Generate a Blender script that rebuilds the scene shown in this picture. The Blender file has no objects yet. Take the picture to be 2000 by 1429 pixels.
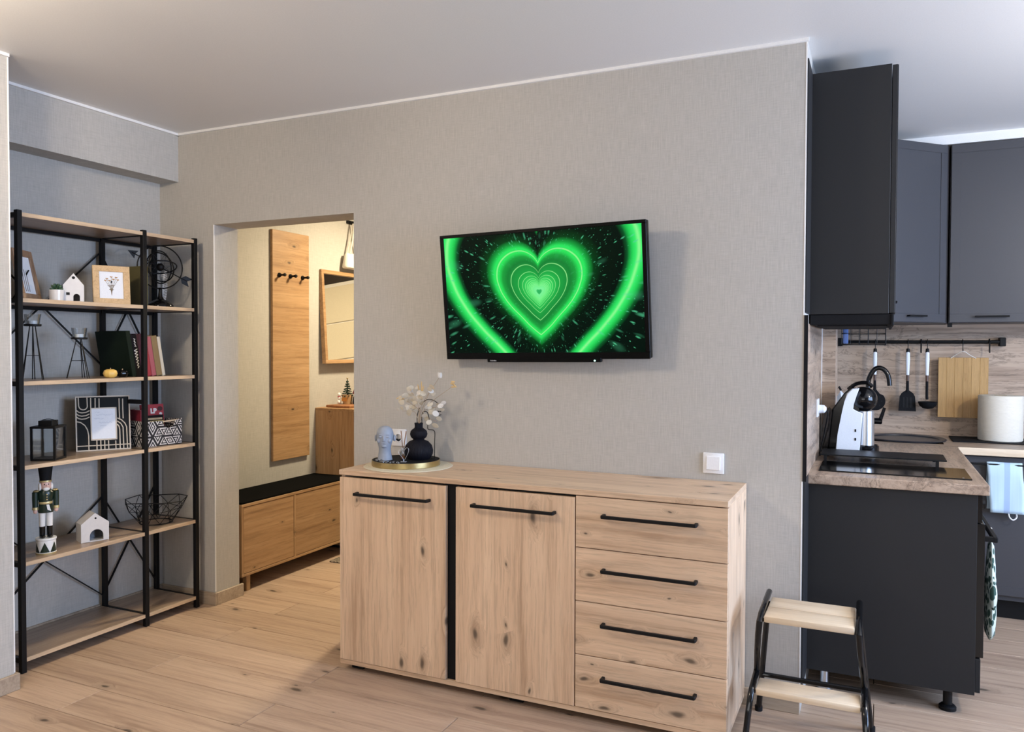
import bpy, bmesh, math, random
from math import sin, cos, pi, radians as R
from mathutils import Vector, Matrix
random.seed(7)
scene = bpy.context.scene
C = scene.collection

# ------------------------------------------------------------------ camera, world, lights, exposure
cam = bpy.data.cameras.new('camera'); camo = bpy.data.objects.new('camera', cam); C.objects.link(camo)
cam.sensor_width = 36; cam.lens = 36*1539.93/2000; cam.shift_y = 0.0002; cam.clip_start = .02
ya, pt, ro = R(24.8), R(1.322), R(-.1781)
fw = Vector((-sin(ya)*cos(pt), cos(ya)*cos(pt), -sin(pt))); rt = Vector((cos(ya), sin(ya), 0)); up = rt.cross(fw)
rt2 = rt*cos(ro)-up*sin(ro); up2 = rt*sin(ro)+up*cos(ro)
m = Matrix((( rt2.x, up2.x, -fw.x, .2436), (rt2.y, up2.y, -fw.y, -3.1025), (rt2.z, up2.z, -fw.z, 1.3622), (0, 0, 0, 1)))
camo.matrix_world = m
scene.camera = camo
w = bpy.data.worlds.new('sky'); scene.world = w; w.use_nodes = True
w.node_tree.nodes['Background'].inputs[0].default_value = (.62, .76, 1, 1)
w.node_tree.nodes['Background'].inputs[1].default_value = 1.0
def area(name, loc, rot, sx, sy, power, col):
    l = bpy.data.lights.new(name, 'AREA'); l.shape = 'RECTANGLE'; l.size = sx; l.size_y = sy; l.energy = power; l.color = col
    o = bpy.data.objects.new(name, l); C.objects.link(o); o.location = loc; o.rotation_euler = rot
    return o
# daylight entering through the two windows of the room (right wall and rear wall)
area('daylight_right_window', (3.02, -.75, 1.5), (0, R(90), 0), 1.45, 2.3, 205, (.45, .64, 1))
area('daylight_rear_window', (.4, -5.3, 1.5), (R(90), 0, 0), 2.6, 1.5, 42, (1, .96, .90))
vs = scene.view_settings
vs.view_transform = 'Standard'; vs.look = 'None'; vs.gamma = 1; vs.use_curve_mapping = False; vs.exposure = -0.24

# ------------------------------------------------------------------ helpers
def tag(o, label=None, cat=None, group=None, kind=None):
    if label: o['label'] = label
    if cat: o['category'] = cat
    if group: o['group'] = group
    if kind: o['kind'] = kind
    return o
def thing(name, label, cat, loc=(0, 0, 0), rotz=0, group=None, rot=None):
    o = bpy.data.objects.new(name, None); C.objects.link(o); o.empty_display_size = .05
    o.location = loc; o.rotation_euler = rot if rot else (0, 0, rotz)
    return tag(o, label, cat, group)
def obj(name, bm, mt, parent=None, smooth=True, ang=35, loc=None, rot=None):
    me = bpy.data.meshes.new(name)
    bmesh.ops.recalc_face_normals(bm, faces=bm.faces)
    bm.to_mesh(me); bm.free()
    if smooth:
        me.shade_smooth(); me.set_sharp_from_angle(angle=R(ang))
    if mt: me.materials.append(mt)
    o = bpy.data.objects.new(name, me); C.objects.link(o)
    if parent: o.parent = parent
    if loc: o.location = loc
    if rot: o.rotation_euler = rot
    return o
def copy_of(o, parent, loc=None, rot=None):
    c = o.copy(); C.objects.link(c); c.parent = parent
    if loc is not None: c.location = loc
    if rot is not None: c.rotation_euler = rot
    return c
def struct(name, bm, mt, smooth=False):
    return tag(obj(name, bm, mt, None, smooth), kind='structure')
def B(): return bmesh.new()
def box(bm, x0, x1, y0, y1, z0, z1, bev=0, seg=1):
    M = Matrix.Translation(((x0+x1)/2, (y0+y1)/2, (z0+z1)/2)) @ Matrix.Diagonal((abs(x1-x0), abs(y1-y0), abs(z1-z0), 1))
    v = bmesh.ops.create_cube(bm, size=1, matrix=M)['verts']
    if bev:
        e = list({e for q in v for e in q.link_edges})
        bmesh.ops.bevel(bm, geom=e, offset=bev, segments=seg, affect='EDGES', profile=.5)
    return bm
def boxes(*bs, bev=0):
    bm = B()
    for b in bs: box(bm, *b, bev=bev)
    return bm
def _frame(d):
    d = d.normalized(); a = Vector((0, 0, 1)) if abs(d.z) < .9 else Vector((1, 0, 0))
    u = d.cross(a).normalized(); return u, d.cross(u).normalized()
def tube(bm, pts, r, seg=8, closed=False, cap=True):
    pts = [Vector(p) for p in pts]; n = len(pts); rings = []
    rs = r if isinstance(r, (list, tuple)) else [r]*n
    u = None
    for i, p in enumerate(pts):
        a = pts[(i-1) % n] if (closed or i > 0) else p; b = pts[(i+1) % n] if (closed or i < n-1) else p
        d = (b-a).normalized()
        if u is None: u, v = _frame(d)
        else:
            u = (u-d*u.dot(d))
            if u.length < 1e-6: u, v = _frame(d)
            u.normalize(); v = d.cross(u)
        rings.append([bm.verts.new(p+(u*cos(2*pi*k/seg)+v*sin(2*pi*k/seg))*rs[i]) for k in range(seg)])
    for i in range(n if closed else n-1):
        a, b = rings[i], rings[(i+1) % n]
        for k in range(seg): bm.faces.new((a[k], a[(k+1) % seg], b[(k+1) % seg], b[k]))
    if cap and not closed:
        bm.faces.new(rings[0][::-1]); bm.faces.new(rings[-1])
    return bm
def bar(bm, p0, p1, a, b):
    """square-section bar from p0 to p1, a x b section"""
    p0, p1 = Vector(p0), Vector(p1); u, v = _frame(p1-p0); f = []
    for p in (p0, p1): f.append([bm.verts.new(p+u*a/2*i+v*b/2*j) for i, j in ((-1, -1), (1, -1), (1, 1), (-1, 1))])
    for k in range(4): bm.faces.new((f[0][k], f[0][(k+1) % 4], f[1][(k+1) % 4], f[1][k]))
    bm.faces.new(f[0][::-1]); bm.faces.new(f[1]); return bm
def lathe(bm, prof, seg=32, c=(0, 0, 0), sx=1, sy=1):
    rings = []
    for r, z in prof:
        if r < 1e-5: rings.append([bm.verts.new((c[0], c[1], c[2]+z))])
        else: rings.append([bm.verts.new((c[0]+r*sx*cos(2*pi*k/seg), c[1]+r*sy*sin(2*pi*k/seg), c[2]+z)) for k in range(seg)])
    for a, b in zip(rings, rings[1:]):
        for k in range(seg):
            q = (k+1) % seg
            if len(a) == 1 and len(b) == 1: continue
            if len(a) == 1: bm.faces.new((a[0], b[k], b[q]))
            elif len(b) == 1: bm.faces.new((a[k], a[q], b[0]))
            else: bm.faces.new((a[k], a[q], b[q], b[k]))
    for rg, fl in ((rings[0], 1), (rings[-1], 0)):
        if len(rg) > 1: bm.faces.new(rg[::-1] if fl else rg)
    return bm
def prism(bm, poly, axis, a, b, bev=0):
    """polygon extruded along axis from a to b; the other two axes in order xyz minus axis"""
    def P(q, t):
        if axis == 'x': return (t, q[0], q[1])
        if axis == 'y': return (q[0], t, q[1])
        return (q[0], q[1], t)
    lo = [bm.verts.new(P(q, a)) for q in poly]; hi = [bm.verts.new(P(q, b)) for q in poly]; n = len(poly)
    fs = [bm.faces.new(lo[::-1]), bm.faces.new(hi)]
    for k in range(n): fs.append(bm.faces.new((lo[k], lo[(k+1) % n], hi[(k+1) % n], hi[k])))
    if bev:
        e = list({e for f in fs[:2] for e in f.edges})
        bmesh.ops.bevel(bm, geom=e, offset=bev, segments=1, affect='EDGES')
    return bm
def ball(bm, c, rx, ry=None, rz=None, u=20, v=12, M=None):
    ry = ry or rx; rz = rz or rx
    T = Matrix.Translation(c) @ (M or Matrix()) @ Matrix.Diagonal((rx, ry, rz, 1))
    bmesh.ops.create_uvsphere(bm, u_segments=u, v_segments=v, radius=1, matrix=T); return bm
def arc(cx, cy, r, a0, a1, n, ry=None):
    return [(cx+r*cos(R(a0+(a1-a0)*k/n)), cy+(ry or r)*sin(R(a0+(a1-a0)*k/n))) for k in range(n+1)]
def smooth_path(pts, n=6):
    """Catmull-Rom through pts"""
    P = [Vector(p) for p in pts]; P = [P[0]*2-P[1]]+P+[P[-1]*2-P[-2]]; out = []
    for i in range(1, len(P)-2):
        for k in range(n):
            t = k/n
            out.append(.5*((2*P[i])+(P[i+1]-P[i-1])*t+(2*P[i-1]-5*P[i]+4*P[i+1]-P[i+2])*t*t+(3*P[i]-P[i-1]-3*P[i+1]+P[i+2])*t**3))
    out.append(P[-2]); return out
def text_bm(body, size, depth=.0006, bold=0.0):
    cu = bpy.data.curves.new('lettering', 'FONT'); cu.body = body; cu.size = size; cu.extrude = depth; cu.offset = bold
    cu.align_x = 'CENTER'; cu.align_y = 'CENTER'; cu.resolution_u = 3
    o = bpy.data.objects.new('lettering', cu); C.objects.link(o)
    dg = bpy.context.evaluated_depsgraph_get()
    me = bpy.data.meshes.new_from_object(o.evaluated_get(dg)); bm = B(); bm.from_mesh(me)
    bpy.data.objects.remove(o); bpy.data.meshes.remove(me); return bm
def xf(bm, M): bmesh.ops.transform(bm, matrix=M, verts=bm.verts); return bm

# ------------------------------------------------------------------ materials
def mat(name, col, rough=.5, metal=0, bump=0, bscale=200, spec=None, **kw):
    mt = bpy.data.materials.new(name); mt.use_nodes = True; nt = mt.node_tree; b = nt.nodes['Principled BSDF']
    b.inputs['Base Color'].default_value = (*col, 1); b.inputs['Roughness'].default_value = rough; b.inputs['Metallic'].default_value = metal
    if spec is not None: b.inputs['Specular IOR Level'].default_value = spec
    for k, v in kw.items(): b.inputs[k.replace('_', ' ')].default_value = v
    tc = nt.nodes.new('ShaderNodeTexCoord'); nz = nt.nodes.new('ShaderNodeTexNoise'); nz.inputs['Scale'].default_value = bscale
    nt.links.new(tc.outputs['Object'], nz.inputs['Vector'])
    mx = nt.nodes.new('ShaderNodeMix'); mx.data_type = 'RGBA'
    mx.inputs[6].default_value = (*[c*.94 for c in col], 1); mx.inputs[7].default_value = (*[min(1, c*1.06) for c in col], 1)
    nt.links.new(nz.outputs['Fac'], mx.inputs[0]); nt.links.new(mx.outputs[2], b.inputs['Base Color'])
    if bump:
        bp = nt.nodes.new('ShaderNodeBump'); bp.inputs['Strength'].default_value = bump; bp.inputs['Distance'].default_value = .002
        nt.links.new(nz.outputs['Fac'], bp.inputs['Height']); nt.links.new(bp.outputs[0], b.inputs['Normal'])
    return mt
class NT:
    def __init__(s, name):
        s.m = bpy.data.materials.new(name); s.m.use_nodes = True; s.t = s.m.node_tree; s.b = s.t.nodes['Principled BSDF']
    def n(s, typ, **kw):
        q = s.t.nodes.new('ShaderNode'+typ)
        for k, v in kw.items(): setattr(q, k, v)
        return q
    def l(s, a, b): s.t.links.new(a, b)
    def math(s, op, a, b=None, c=None, clamp=False):
        q = s.n('Math', operation=op, use_clamp=clamp)
        for i, v in enumerate((a, b, c)):
            if v is None: continue
            if isinstance(v, (int, float)): q.inputs[i].default_value = v
            else: s.l(v, q.inputs[i])
        return q.outputs[0]
    def mix(s, f, a, b, blend='MIX'):
        q = s.n('Mix', data_type='RGBA', blend_type=blend)
        for i, v in ((0, f), (6, a), (7, b)):
            if isinstance(v, (int, float)): q.inputs[i].default_value = v
            elif isinstance(v, tuple): q.inputs[i].default_value = (*v, 1) if len(v) == 3 else v
            else: s.l(v, q.inputs[i])
        return q.outputs[2]
    def sstep(s, x, a, b):
        q = s.n('MapRange', interpolation_type='SMOOTHSTEP'); s.l(x, q.inputs[0]); q.inputs[1].default_value = a; q.inputs[2].default_value = b
        return q.outputs[0]
    def noise(s, vec, scale, detail=4, rough=.55, dist=0):
        q = s.n('TexNoise'); s.l(vec, q.inputs['Vector']); q.inputs['Scale'].default_value = scale; q.inputs['Detail'].default_value = detail
        q.inputs['Roughness'].default_value = rough; q.inputs['Distortion'].default_value = dist; return q.outputs['Fac']
    def map(s, vec, scale):
        q = s.n('VectorMath', operation='MULTIPLY'); s.l(vec, q.inputs[0]); q.inputs[1].default_value = scale; return q.outputs[0]
def wood(name, light, mid, dark, axis='z', knots=.45, rough=.5, k=1.0, fine=.35, streak=1.0, knotcol=None, tint=.12, crack=0, flat=None):
    N = NT(name); tc = N.n('TexCoord'); oi = N.n('ObjectInfo')
    off = N.n('VectorMath', operation='SCALE'); cb = N.n('CombineXYZ')
    for i, f in enumerate((17.3, 31.7, 23.1)): N.l(N.math('MULTIPLY', oi.outputs['Random'], f), cb.inputs[i])
    ad = N.n('VectorMath', operation='ADD'); N.l(tc.outputs['Object'], ad.inputs[0]); N.l(cb.outputs[0], ad.inputs[1]); v = ad.outputs[0]
    ax = 'xyz'.index(axis)
    sc = lambda al, ac: tuple(al*k if i == ax else ac*k for i in range(3))
    # knots
    wob = N.n('TexNoise'); N.l(v, wob.inputs['Vector']); wob.inputs['Scale'].default_value = 9*k
    wv = N.n('VectorMath', operation='SCALE'); N.l(wob.outputs['Color'], wv.inputs[0]); wv.inputs[3].default_value = .035
    v2 = N.n('VectorMath', operation='ADD'); N.l(v, v2.inputs[0]); N.l(wv.outputs[0], v2.inputs[1])
    kv = N.map(v2.outputs[0], sc(4.0, 9.5))
    vo = N.n('TexVoronoi')
    if flat:
        sx_ = N.n('SeparateXYZ'); N.l(kv, sx_.inputs[0]); cx_ = N.n('CombineXYZ'); oth = [i for i in range(3) if 'xyz'[i] != flat]
        N.l(sx_.outputs[oth[0]], cx_.inputs[0]); N.l(sx_.outputs[oth[1]], cx_.inputs[1]); kv = cx_.outputs[0]; vo.voronoi_dimensions = '2D'
    N.l(kv, vo.inputs['Vector']); vo.inputs['Scale'].default_value = 1
    sp = N.n('SeparateColor'); N.l(vo.outputs['Color'], sp.inputs[0])
    has = N.math('LESS_THAN', sp.outputs[0], knots)
    size = N.math('MULTIPLY_ADD', sp.outputs[1], .12, .035)
    rel = N.math('DIVIDE', vo.outputs['Distance'], size)
    core = N.math('MULTIPLY', N.sstep(rel, 1.0, .25), has)
    halo = N.math('MULTIPLY', N.sstep(rel, 3.0, .3), has)
    # grain bends round knots
    bend = N.n('VectorMath', operation='SCALE'); bend.inputs[0].default_value = tuple(0 if i == ax else .045 for i in range(3)); N.l(halo, bend.inputs[3])
    wv2 = N.n('VectorMath', operation='SCALE'); N.l(wob.outputs['Color'], wv2.inputs[0]); wv2.inputs[3].default_value = .010
    v4 = N.n('VectorMath', operation='ADD'); N.l(v, v4.inputs[0]); N.l(wv2.outputs[0], v4.inputs[1])
    v3 = N.n('VectorMath', operation='ADD'); N.l(v4.outputs[0], v3.inputs[0]); N.l(bend.outputs[0], v3.inputs[1])
    g1 = N.noise(N.map(v3.outputs[0], sc(.8, 13)), 1, 5, .6, .3)
    g2 = N.noise(N.map(v3.outputs[0], sc(5, 120)), 1, 4, .65)
    g3 = N.noise(N.map(v3.outputs[0], sc(1.5, 46)), 1, 5, .65, .3)
    cr = N.n('ValToRGB'); N.l(N.math('MULTIPLY_ADD', g3, .55, N.math('MULTIPLY', g1, .45)), cr.inputs[0]); e = cr.color_ramp.elements
    e[0].position = .36; e[0].color = (*dark, 1); e[1].position = .64; e[1].color = (*light, 1)
    q = e.new(.47); q.color = (*mid, 1)
    col = cr.outputs[0]
    fl = N.math('MULTIPLY', N.sstep(g2, .52, .36), fine)
    col = N.mix(fl, col, tuple(c*.55 for c in mid))
    kc = knotcol or tuple(c*.16 for c in mid)
    col = N.mix(N.math('MULTIPLY', halo, .38), col, tuple(c*.5 for c in mid))
    col = N.mix(N.math('MULTIPLY', core, .92), col, kc)
    if crack:
        cn = N.noise(N.map(v3.outputs[0], sc(1.6, 9)), 1, 6, .7, 1.6)
        ck = N.math('MULTIPLY', N.sstep(N.math('ABSOLUTE', N.math('SUBTRACT', cn, .5)), .022, .0), crack)
        col = N.mix(ck, col, tuple(c*.3 for c in dark))
    tn = N.math('MULTIPLY_ADD', oi.outputs['Random'], tint, 1-tint/2)
    hs = N.n('HueSaturation'); N.l(tn, hs.inputs['Value']); N.l(col, hs.inputs['Color'])
    N.l(hs.outputs[0], N.b.inputs['Base Color']); N.b.inputs['Roughness'].default_value = rough
    bp = N.n('Bump'); bp.inputs['Strength'].default_value = .12; bp.inputs['Distance'].default_value = .002; N.l(g2, bp.inputs['Height']); N.l(bp.outputs[0], N.b.inputs['Normal'])
    return N.m
def wallpaper(name, c0, c1):
    N = NT(name); tc = N.n('TexCoord'); v = tc.outputs['Object']
    a = N.noise(N.map(v, (260, 260, 14)), 1, 3, .6); b = N.noise(N.map(v, (22, 22, 330)), 1, 3, .6); d = N.noise(N.map(v, (900, 900, 900)), 1, 2)
    f = N.math('MULTIPLY_ADD', a, .5, N.math('MULTIPLY_ADD', b, .35, N.math('MULTIPLY', d, .15)))
    cr = N.n('ValToRGB'); N.l(f, cr.inputs[0]); e = cr.color_ramp.elements
    e[0].position = .34; e[0].color = (*c0, 1); e[1].position = .66; e[1].color = (*c1, 1)
    N.l(cr.outputs[0], N.b.inputs['Base Color']); N.b.inputs['Roughness'].default_value = .85; N.b.inputs['Specular IOR Level'].default_value = .2
    bp = N.n('Bump'); bp.inputs['Strength'].default_value = .25; bp.inputs['Distance'].default_value = .001; N.l(f, bp.inputs['Height']); N.l(bp.outputs[0], N.b.inputs['Normal'])
    return N.m
def lamp_mat(name, col, strength):
    N = NT(name); N.b.inputs['Emission Color'].default_value = (*col, 1); N.b.inputs['Emission Strength'].default_value = strength; N.b.inputs['Base Color'].default_value = (*col, 1)
    return N.m
def glass_mat(name, col=(1, 1, 1), rough=.0, alpha=.25, tint=None):
    N = NT(name); N.b.inputs['Base Color'].default_value = (*col, 1); N.b.inputs['Roughness'].default_value = .03
    tr = N.n('BsdfTransparent'); tr.inputs[0].default_value = (*(tint or (.93, .95, .96)), 1)
    gl = N.n('BsdfGlossy'); gl.inputs['Roughness'].default_value = .03
    fr = N.n('Fresnel'); fr.inputs[0].default_value = 1.45
    mx = N.n('MixShader'); N.l(N.math('MULTIPLY_ADD', fr.outputs[0], .55, alpha*.2), mx.inputs[0]); N.l(tr.outputs[0], mx.inputs[1]); N.l(gl.outputs[0], mx.inputs[2])
    out = [n for n in N.t.nodes if n.type == 'OUTPUT_MATERIAL'][0]; N.l(mx.outputs[0], out.inputs[0]); return N.m

M = {}
M['paper'] = wallpaper('linen_wallpaper', (.405, .387, .355), (.525, .503, .465))
M['ceil'] = mat('satin_ceiling', (.73, .72, .705), .42, spec=.35)
M['white'] = mat('white_paint', (.80, .79, .77), .45)
M['white_pl'] = mat('white_plastic', (.82, .82, .83), .3)
OAK = dict(light=(.75, .55, .375), mid=(.64, .45, .30), dark=(.47, .31, .195))
M['oak_z'] = wood('artisan_oak_upright', axis='z', knots=.5, flat='y', **OAK)
M['oak_side'] = wood('artisan_oak_side', axis='z', knots=.5, flat='x', **OAK)
M['oak_top'] = wood('artisan_oak_top', axis='x', knots=.4, flat='z', **OAK)
M['oak_x'] = wood('artisan_oak_level', axis='x', knots=.5, flat='y', **OAK)
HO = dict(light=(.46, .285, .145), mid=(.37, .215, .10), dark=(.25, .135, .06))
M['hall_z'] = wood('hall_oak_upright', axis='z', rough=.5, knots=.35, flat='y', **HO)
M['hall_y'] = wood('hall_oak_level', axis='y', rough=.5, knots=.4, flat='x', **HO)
M['floor'] = wood('laminate_plank', (.52, .385, .28), (.435, .31, .22), (.30, .20, .14), axis='x', knots=.2, rough=.42, fine=.3, tint=.16, flat='z')
M['gap'] = mat('plank_joint', (.07, .045, .03), .8)
M['skirt_x'] = wood('skirting_wood', (.46, .37, .28), (.38, .30, .22), (.27, .2, .15), axis='x', knots=0)
M['rack'] = wood('rack_shelf_wood', (.36, .27, .19), (.28, .20, .14), (.19, .13, .09), axis='y', knots=.15, rough=.35)
M['rack_edge'] = wood('rack_shelf_edge', (.66, .50, .33), (.58, .42, .27), (.5, .35, .22), axis='y', knots=0, rough=.5)
M['black'] = mat('black_powder_coat', (.0045, .0045, .005), .5, spec=.22)
M['blackgloss'] = mat('black_gloss_plastic', (.004, .004, .0045), .12, spec=.4)
M['blackmat'] = mat('black_matt', (.006, .006, .007), .75, spec=.2)
M['anth'] = mat('anthracite_panel', (.018, .018, .019), .5, spec=.25)
M['graph'] = mat('graphite_front', (.054, .054, .060), .38, spec=.4)
M['dark'] = mat('dark_cavity', (.01, .01, .01), .9)
LEF = dict(light=(.53, .40, .295), mid=(.42, .305, .22), dark=(.24, .165, .115))
M['lef_x'] = wood('worktop_oak_along', axis='x', knots=.2, k=.8, crack=.55, rough=.4, **LEF)
M['lef_y'] = wood('worktop_oak_across', axis='y', knots=.2, k=.8, crack=.6, rough=.4, **LEF)
M['chrome'] = mat('chrome', (.75, .76, .78), .15, 1)
M['steel'] = mat('brushed_steel', (.62, .64, .67), .3, 1)
M['gold'] = mat('brass', (.55, .43, .2), .3, 1)
M['mirror'] = mat('mirror_glass', (.9, .9, .88), .0, 1)
M['glass'] = glass_mat('clear_glass')
M['birch'] = wood('birch_step', (.78, .64, .47), (.70, .55, .38), (.6, .45, .3), axis='x', knots=0, rough=.5, fine=.15)
M['pine_y'] = wood('pale_frame_wood', (.68, .47, .25), (.60, .40, .20), (.46, .29, .13), axis='y', knots=0, k=1.6)
M['walnut'] = wood('brown_frame_wood', (.40, .25, .15), (.32, .19, .11), (.2, .11, .06), axis='z', knots=0, k=1.6)
M['bamboo'] = wood('bamboo_board', (.52, .31, .12), (.45, .26, .09), (.36, .19, .06), axis='z', knots=0, k=2.2, fine=.25, rough=.4)
M['ceramic'] = mat('white_ceramic', (.74, .71, .68), .22, bump=.15, bscale=60)
M['paperw'] = mat('white_paper', (.80, .82, .86), .8)
M['cloth'] = mat('white_cloth', (.72, .68, .6), .9, bump=.4, bscale=300)
M['silver'] = mat('silver_foil', (.7, .72, .72), .25, 1)

# ------------------------------------------------------------------ room shell
H = 2.5
XL, XR, YB, YK, YH = -2.845, 3.1, -5.4, 2.05, 2.95
# floor of laminate planks
fl = struct('floor', boxes((-3.5, 3.3, -5.6, 3.1, -.06, -.0095)), M['gap'])
PW, PL = .196, 1.39
pm = {}
row = 0; y = -1.162-PW*22
k = -22
while y < 3.0:
    xo = -2.53 if k % 2 == 0 else -1.825
    x = xo-PL*2
    while x < XR:
        a, b = max(x, -3.45), min(x+PL, 3.2)
        if b-a > .05 and y > -5.5:
            key = round(b-a, 3)
            if key not in pm:
                pm[key] = obj('plank', box(B(), .0014, key-.0014, .0014, PW-.0014, -.0095, 0, bev=.0012), M['floor'], fl, False); p = pm[key]
            else: p = copy_of(pm[key], fl)
            p.location = (a, y, 0)
        x += PL
    y += PW; k += 1
struct('ceiling', boxes((-3.5, 3.3, -5.6, 3.1, H, H+.1)), M['ceil'])
# wall with the television, holding the doorway
xa, xb, zd, TW = -2.911, -2.022, 2.002, .17
struct('wall_front', boxes((-3.5, xa, 0, TW, 0, H), (xa, xb, 0, TW, zd, H), (xb, 0, 0, TW, 0, H)), M['paper'])
struct('wall_left', boxes((-3.5, XL, -5.6, -1.115, 0, H)), M['paper'])
struct('wall_alcove', boxes((-3.5, -3.30, -1.115, 0, 0, H)), M['paper'])
struct('wall_alcove_beam', boxes((-3.30, -3.162, -1.115, 0, 2.245, H)), M['paper'])
struct('wall_hall_left', boxes((-3.5, -3.25, TW, YH, 0, H)), M['paper'])
struct('wall_hall_end', boxes((-3.25, -.17, YH, YH+.1, 0, H)), M['paper'])
struct('wall_kitchen_left', boxes((-.17, 0, TW, YH, 0, H)), M['paper'])
struct('wall_kitchen', boxes((0, 3.3, YK, YK+.12, 0, H)), M['white'])
# right wall with window, rear wall with window
wy0, wy1, wz0, wz1 = -1.95, .45, .75, 2.25
struct('wall_right', boxes((XR, XR+.2, -5.6, wy0, 0, H), (XR, XR+.2, wy1, YK, 0, H), (XR, XR+.2, wy0, wy1, 0, wz0), (XR, XR+.2, wy0, wy1, wz1, H)), M['paper'])
rx0, rx1 = -.95, 1.75
struct('wall_rear', boxes((XL, rx0, YB-.2, YB, 0, H), (rx1, XR, YB-.2, YB, 0, H), (rx0, rx1, YB-.2, YB, 0, wz0), (rx0, rx1, YB-.2, YB, wz1, H)), M['paper'])
def window(name, horiz, a0, a1, c):
    wn = struct(name, B(), None); d = .05
    n = 3
    for i in range(n+1):
        t = a0+(a1-a0)*i/n
        t0, t1 = (t, t+d) if i == 0 else (t-d, t) if i == n else (t-d/2, t+d/2)
        bm = boxes((c, c+.06, t0, t1, wz0, wz1)) if not horiz else boxes((t0, t1, c, c+.06, wz0, wz1))
        obj('window_stile', bm, M['white_pl'], wn, False)
    for z in (wz0, wz1-d):
        bm = boxes((c, c+.06, a0+.05, a1-.05, z, z+d)) if not horiz else boxes((a0+.05, a1-.05, c, c+.06, z, z+d))
        obj('window_rail', bm, M['white_pl'], wn, False)
    for i in range(n):
        t0 = a0+(a1-a0)*i/n+.03; t1 = a0+(a1-a0)*(i+1)/n-.03
        bm = boxes((c+.025, c+.03, t0, t1, wz0+d, wz1-d)) if not horiz else boxes((t0, t1, c+.025, c+.03, wz0+d, wz1-d))
        obj('pane', bm, M['glass'], wn, False)
window('window_1', False, wy0, wy1, XR+.08)
window('window_2', True, rx0, rx1, YB-.14)
# kitchen soffit and splashback
struct('wall_kitchen_soffit', boxes((.001, XR, 1.70, YK, 2.452, H)), M['white'])
ZC = .868
sb = struct('wall_kitchen_splashback', boxes((.0, XR, YK-.012, YK, ZC, 1.56)), M['lef_x'])
struct('wall_kitchen_side_splashback', boxes((.0, .004, .014, .98, ZC, 1.46)), M['lef_y'])
struct('wall_kitchen_column', boxes((.0, .066, .98, 1.2, ZC, 1.50)), M['lef_x'])
struct('trim_1', boxes((-.0, .013, -.003, .014, .87, 1.487)), M['blackmat'])
struct('trim_2', boxes((.004, .007, .974, .98, ZC, 1.46)), M['white_pl'])
# thin white ceiling lines and corner beads
struct('trim_3', boxes((-3.162, 0.006, -.012, 0, H-.012, H)), M['white'])
struct('trim_4', boxes((-3.162, -3.150, -1.115, 0, H-.012, H)), M['white'])
struct('trim_5', boxes((XL, XL+.012, -5.4, -1.115, H-.012, H)), M['white'])
struct('trim_6', boxes((XL-.003, XL+.002, -1.118, -1.113, 0.07, H)), M['white'])
struct('trim_7', boxes((-.004, .001, -.001, .003, 0.07, .87), (-.004, .001, -.001, .003, 1.487, H)), M['white'])
struct('trim_8', boxes((xa-.003, xa+.0015, -.0015, .003, .07, zd)), M['white'])
# skirting boards
def skirt(name, b, top):
    o = struct(name, boxes(b, bev=.002), M['skirt_x']); return o
sk = .066
skirt('baseboard_front', (xb, 0, -.014, 0, 0, sk), sk)
skirt('baseboard_front_alcove', (-3.3, xa+.014, -.014, 0, 0, sk), sk)
skirt('baseboard_doorway', (xa, xa+.014, 0, TW+.02, 0, sk), sk)
skirt('baseboard_doorway_right', (xb-.014, xb, 0, TW, 0, sk), sk)
skirt('baseboard_alcove', (-3.3, -3.286, -1.115, -.014, 0, sk), sk)
skirt('baseboard_left', (XL, XL+.014, -5.4, -1.101, 0, sk), sk)
skirt('baseboard_alcove_return', (-3.286, XL, -1.115, -1.101, 0, sk), sk)
skirt('baseboard_right', (XR-.014, XR, -5.4, 1.4, 0, sk), sk)
skirt('baseboard_rear', (XL, XR, YB, YB+.014, 0, sk), sk)
skirt('baseboard_hall', (-3.25, -.2, YH-.014, YH, 0, sk), sk)
# entry door on the far hall wall
d1 = struct('door_1', boxes((-2.62, -1.62, YH-.05, YH-.001, 0, 2.09)), M['white'])
M['door'] = mat('cream_door', (.72, .66, .52), .45)
for i in range(6):
    obj('door_panel', box(B(), -2.57, -1.67, YH-.062, YH-.05, .01+i*.343, .01+i*.343+.333, bev=.004), M['door'], d1, False)
obj('door_lock', lathe(B(), [(.022, 0), (.022, .012), (.012, .016), (0, .016)], 20), M['steel'], d1, loc=(-2.43, YH-.062, 1.5), rot=(R(90), 0, 0))
struct('trim_9', boxes((-2.75, -1.5, YH-.03, YH, 2.1, 2.44)), mat('dark_panel', (.03, .022, .018), .5))  # dark panel above the entry door

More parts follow.
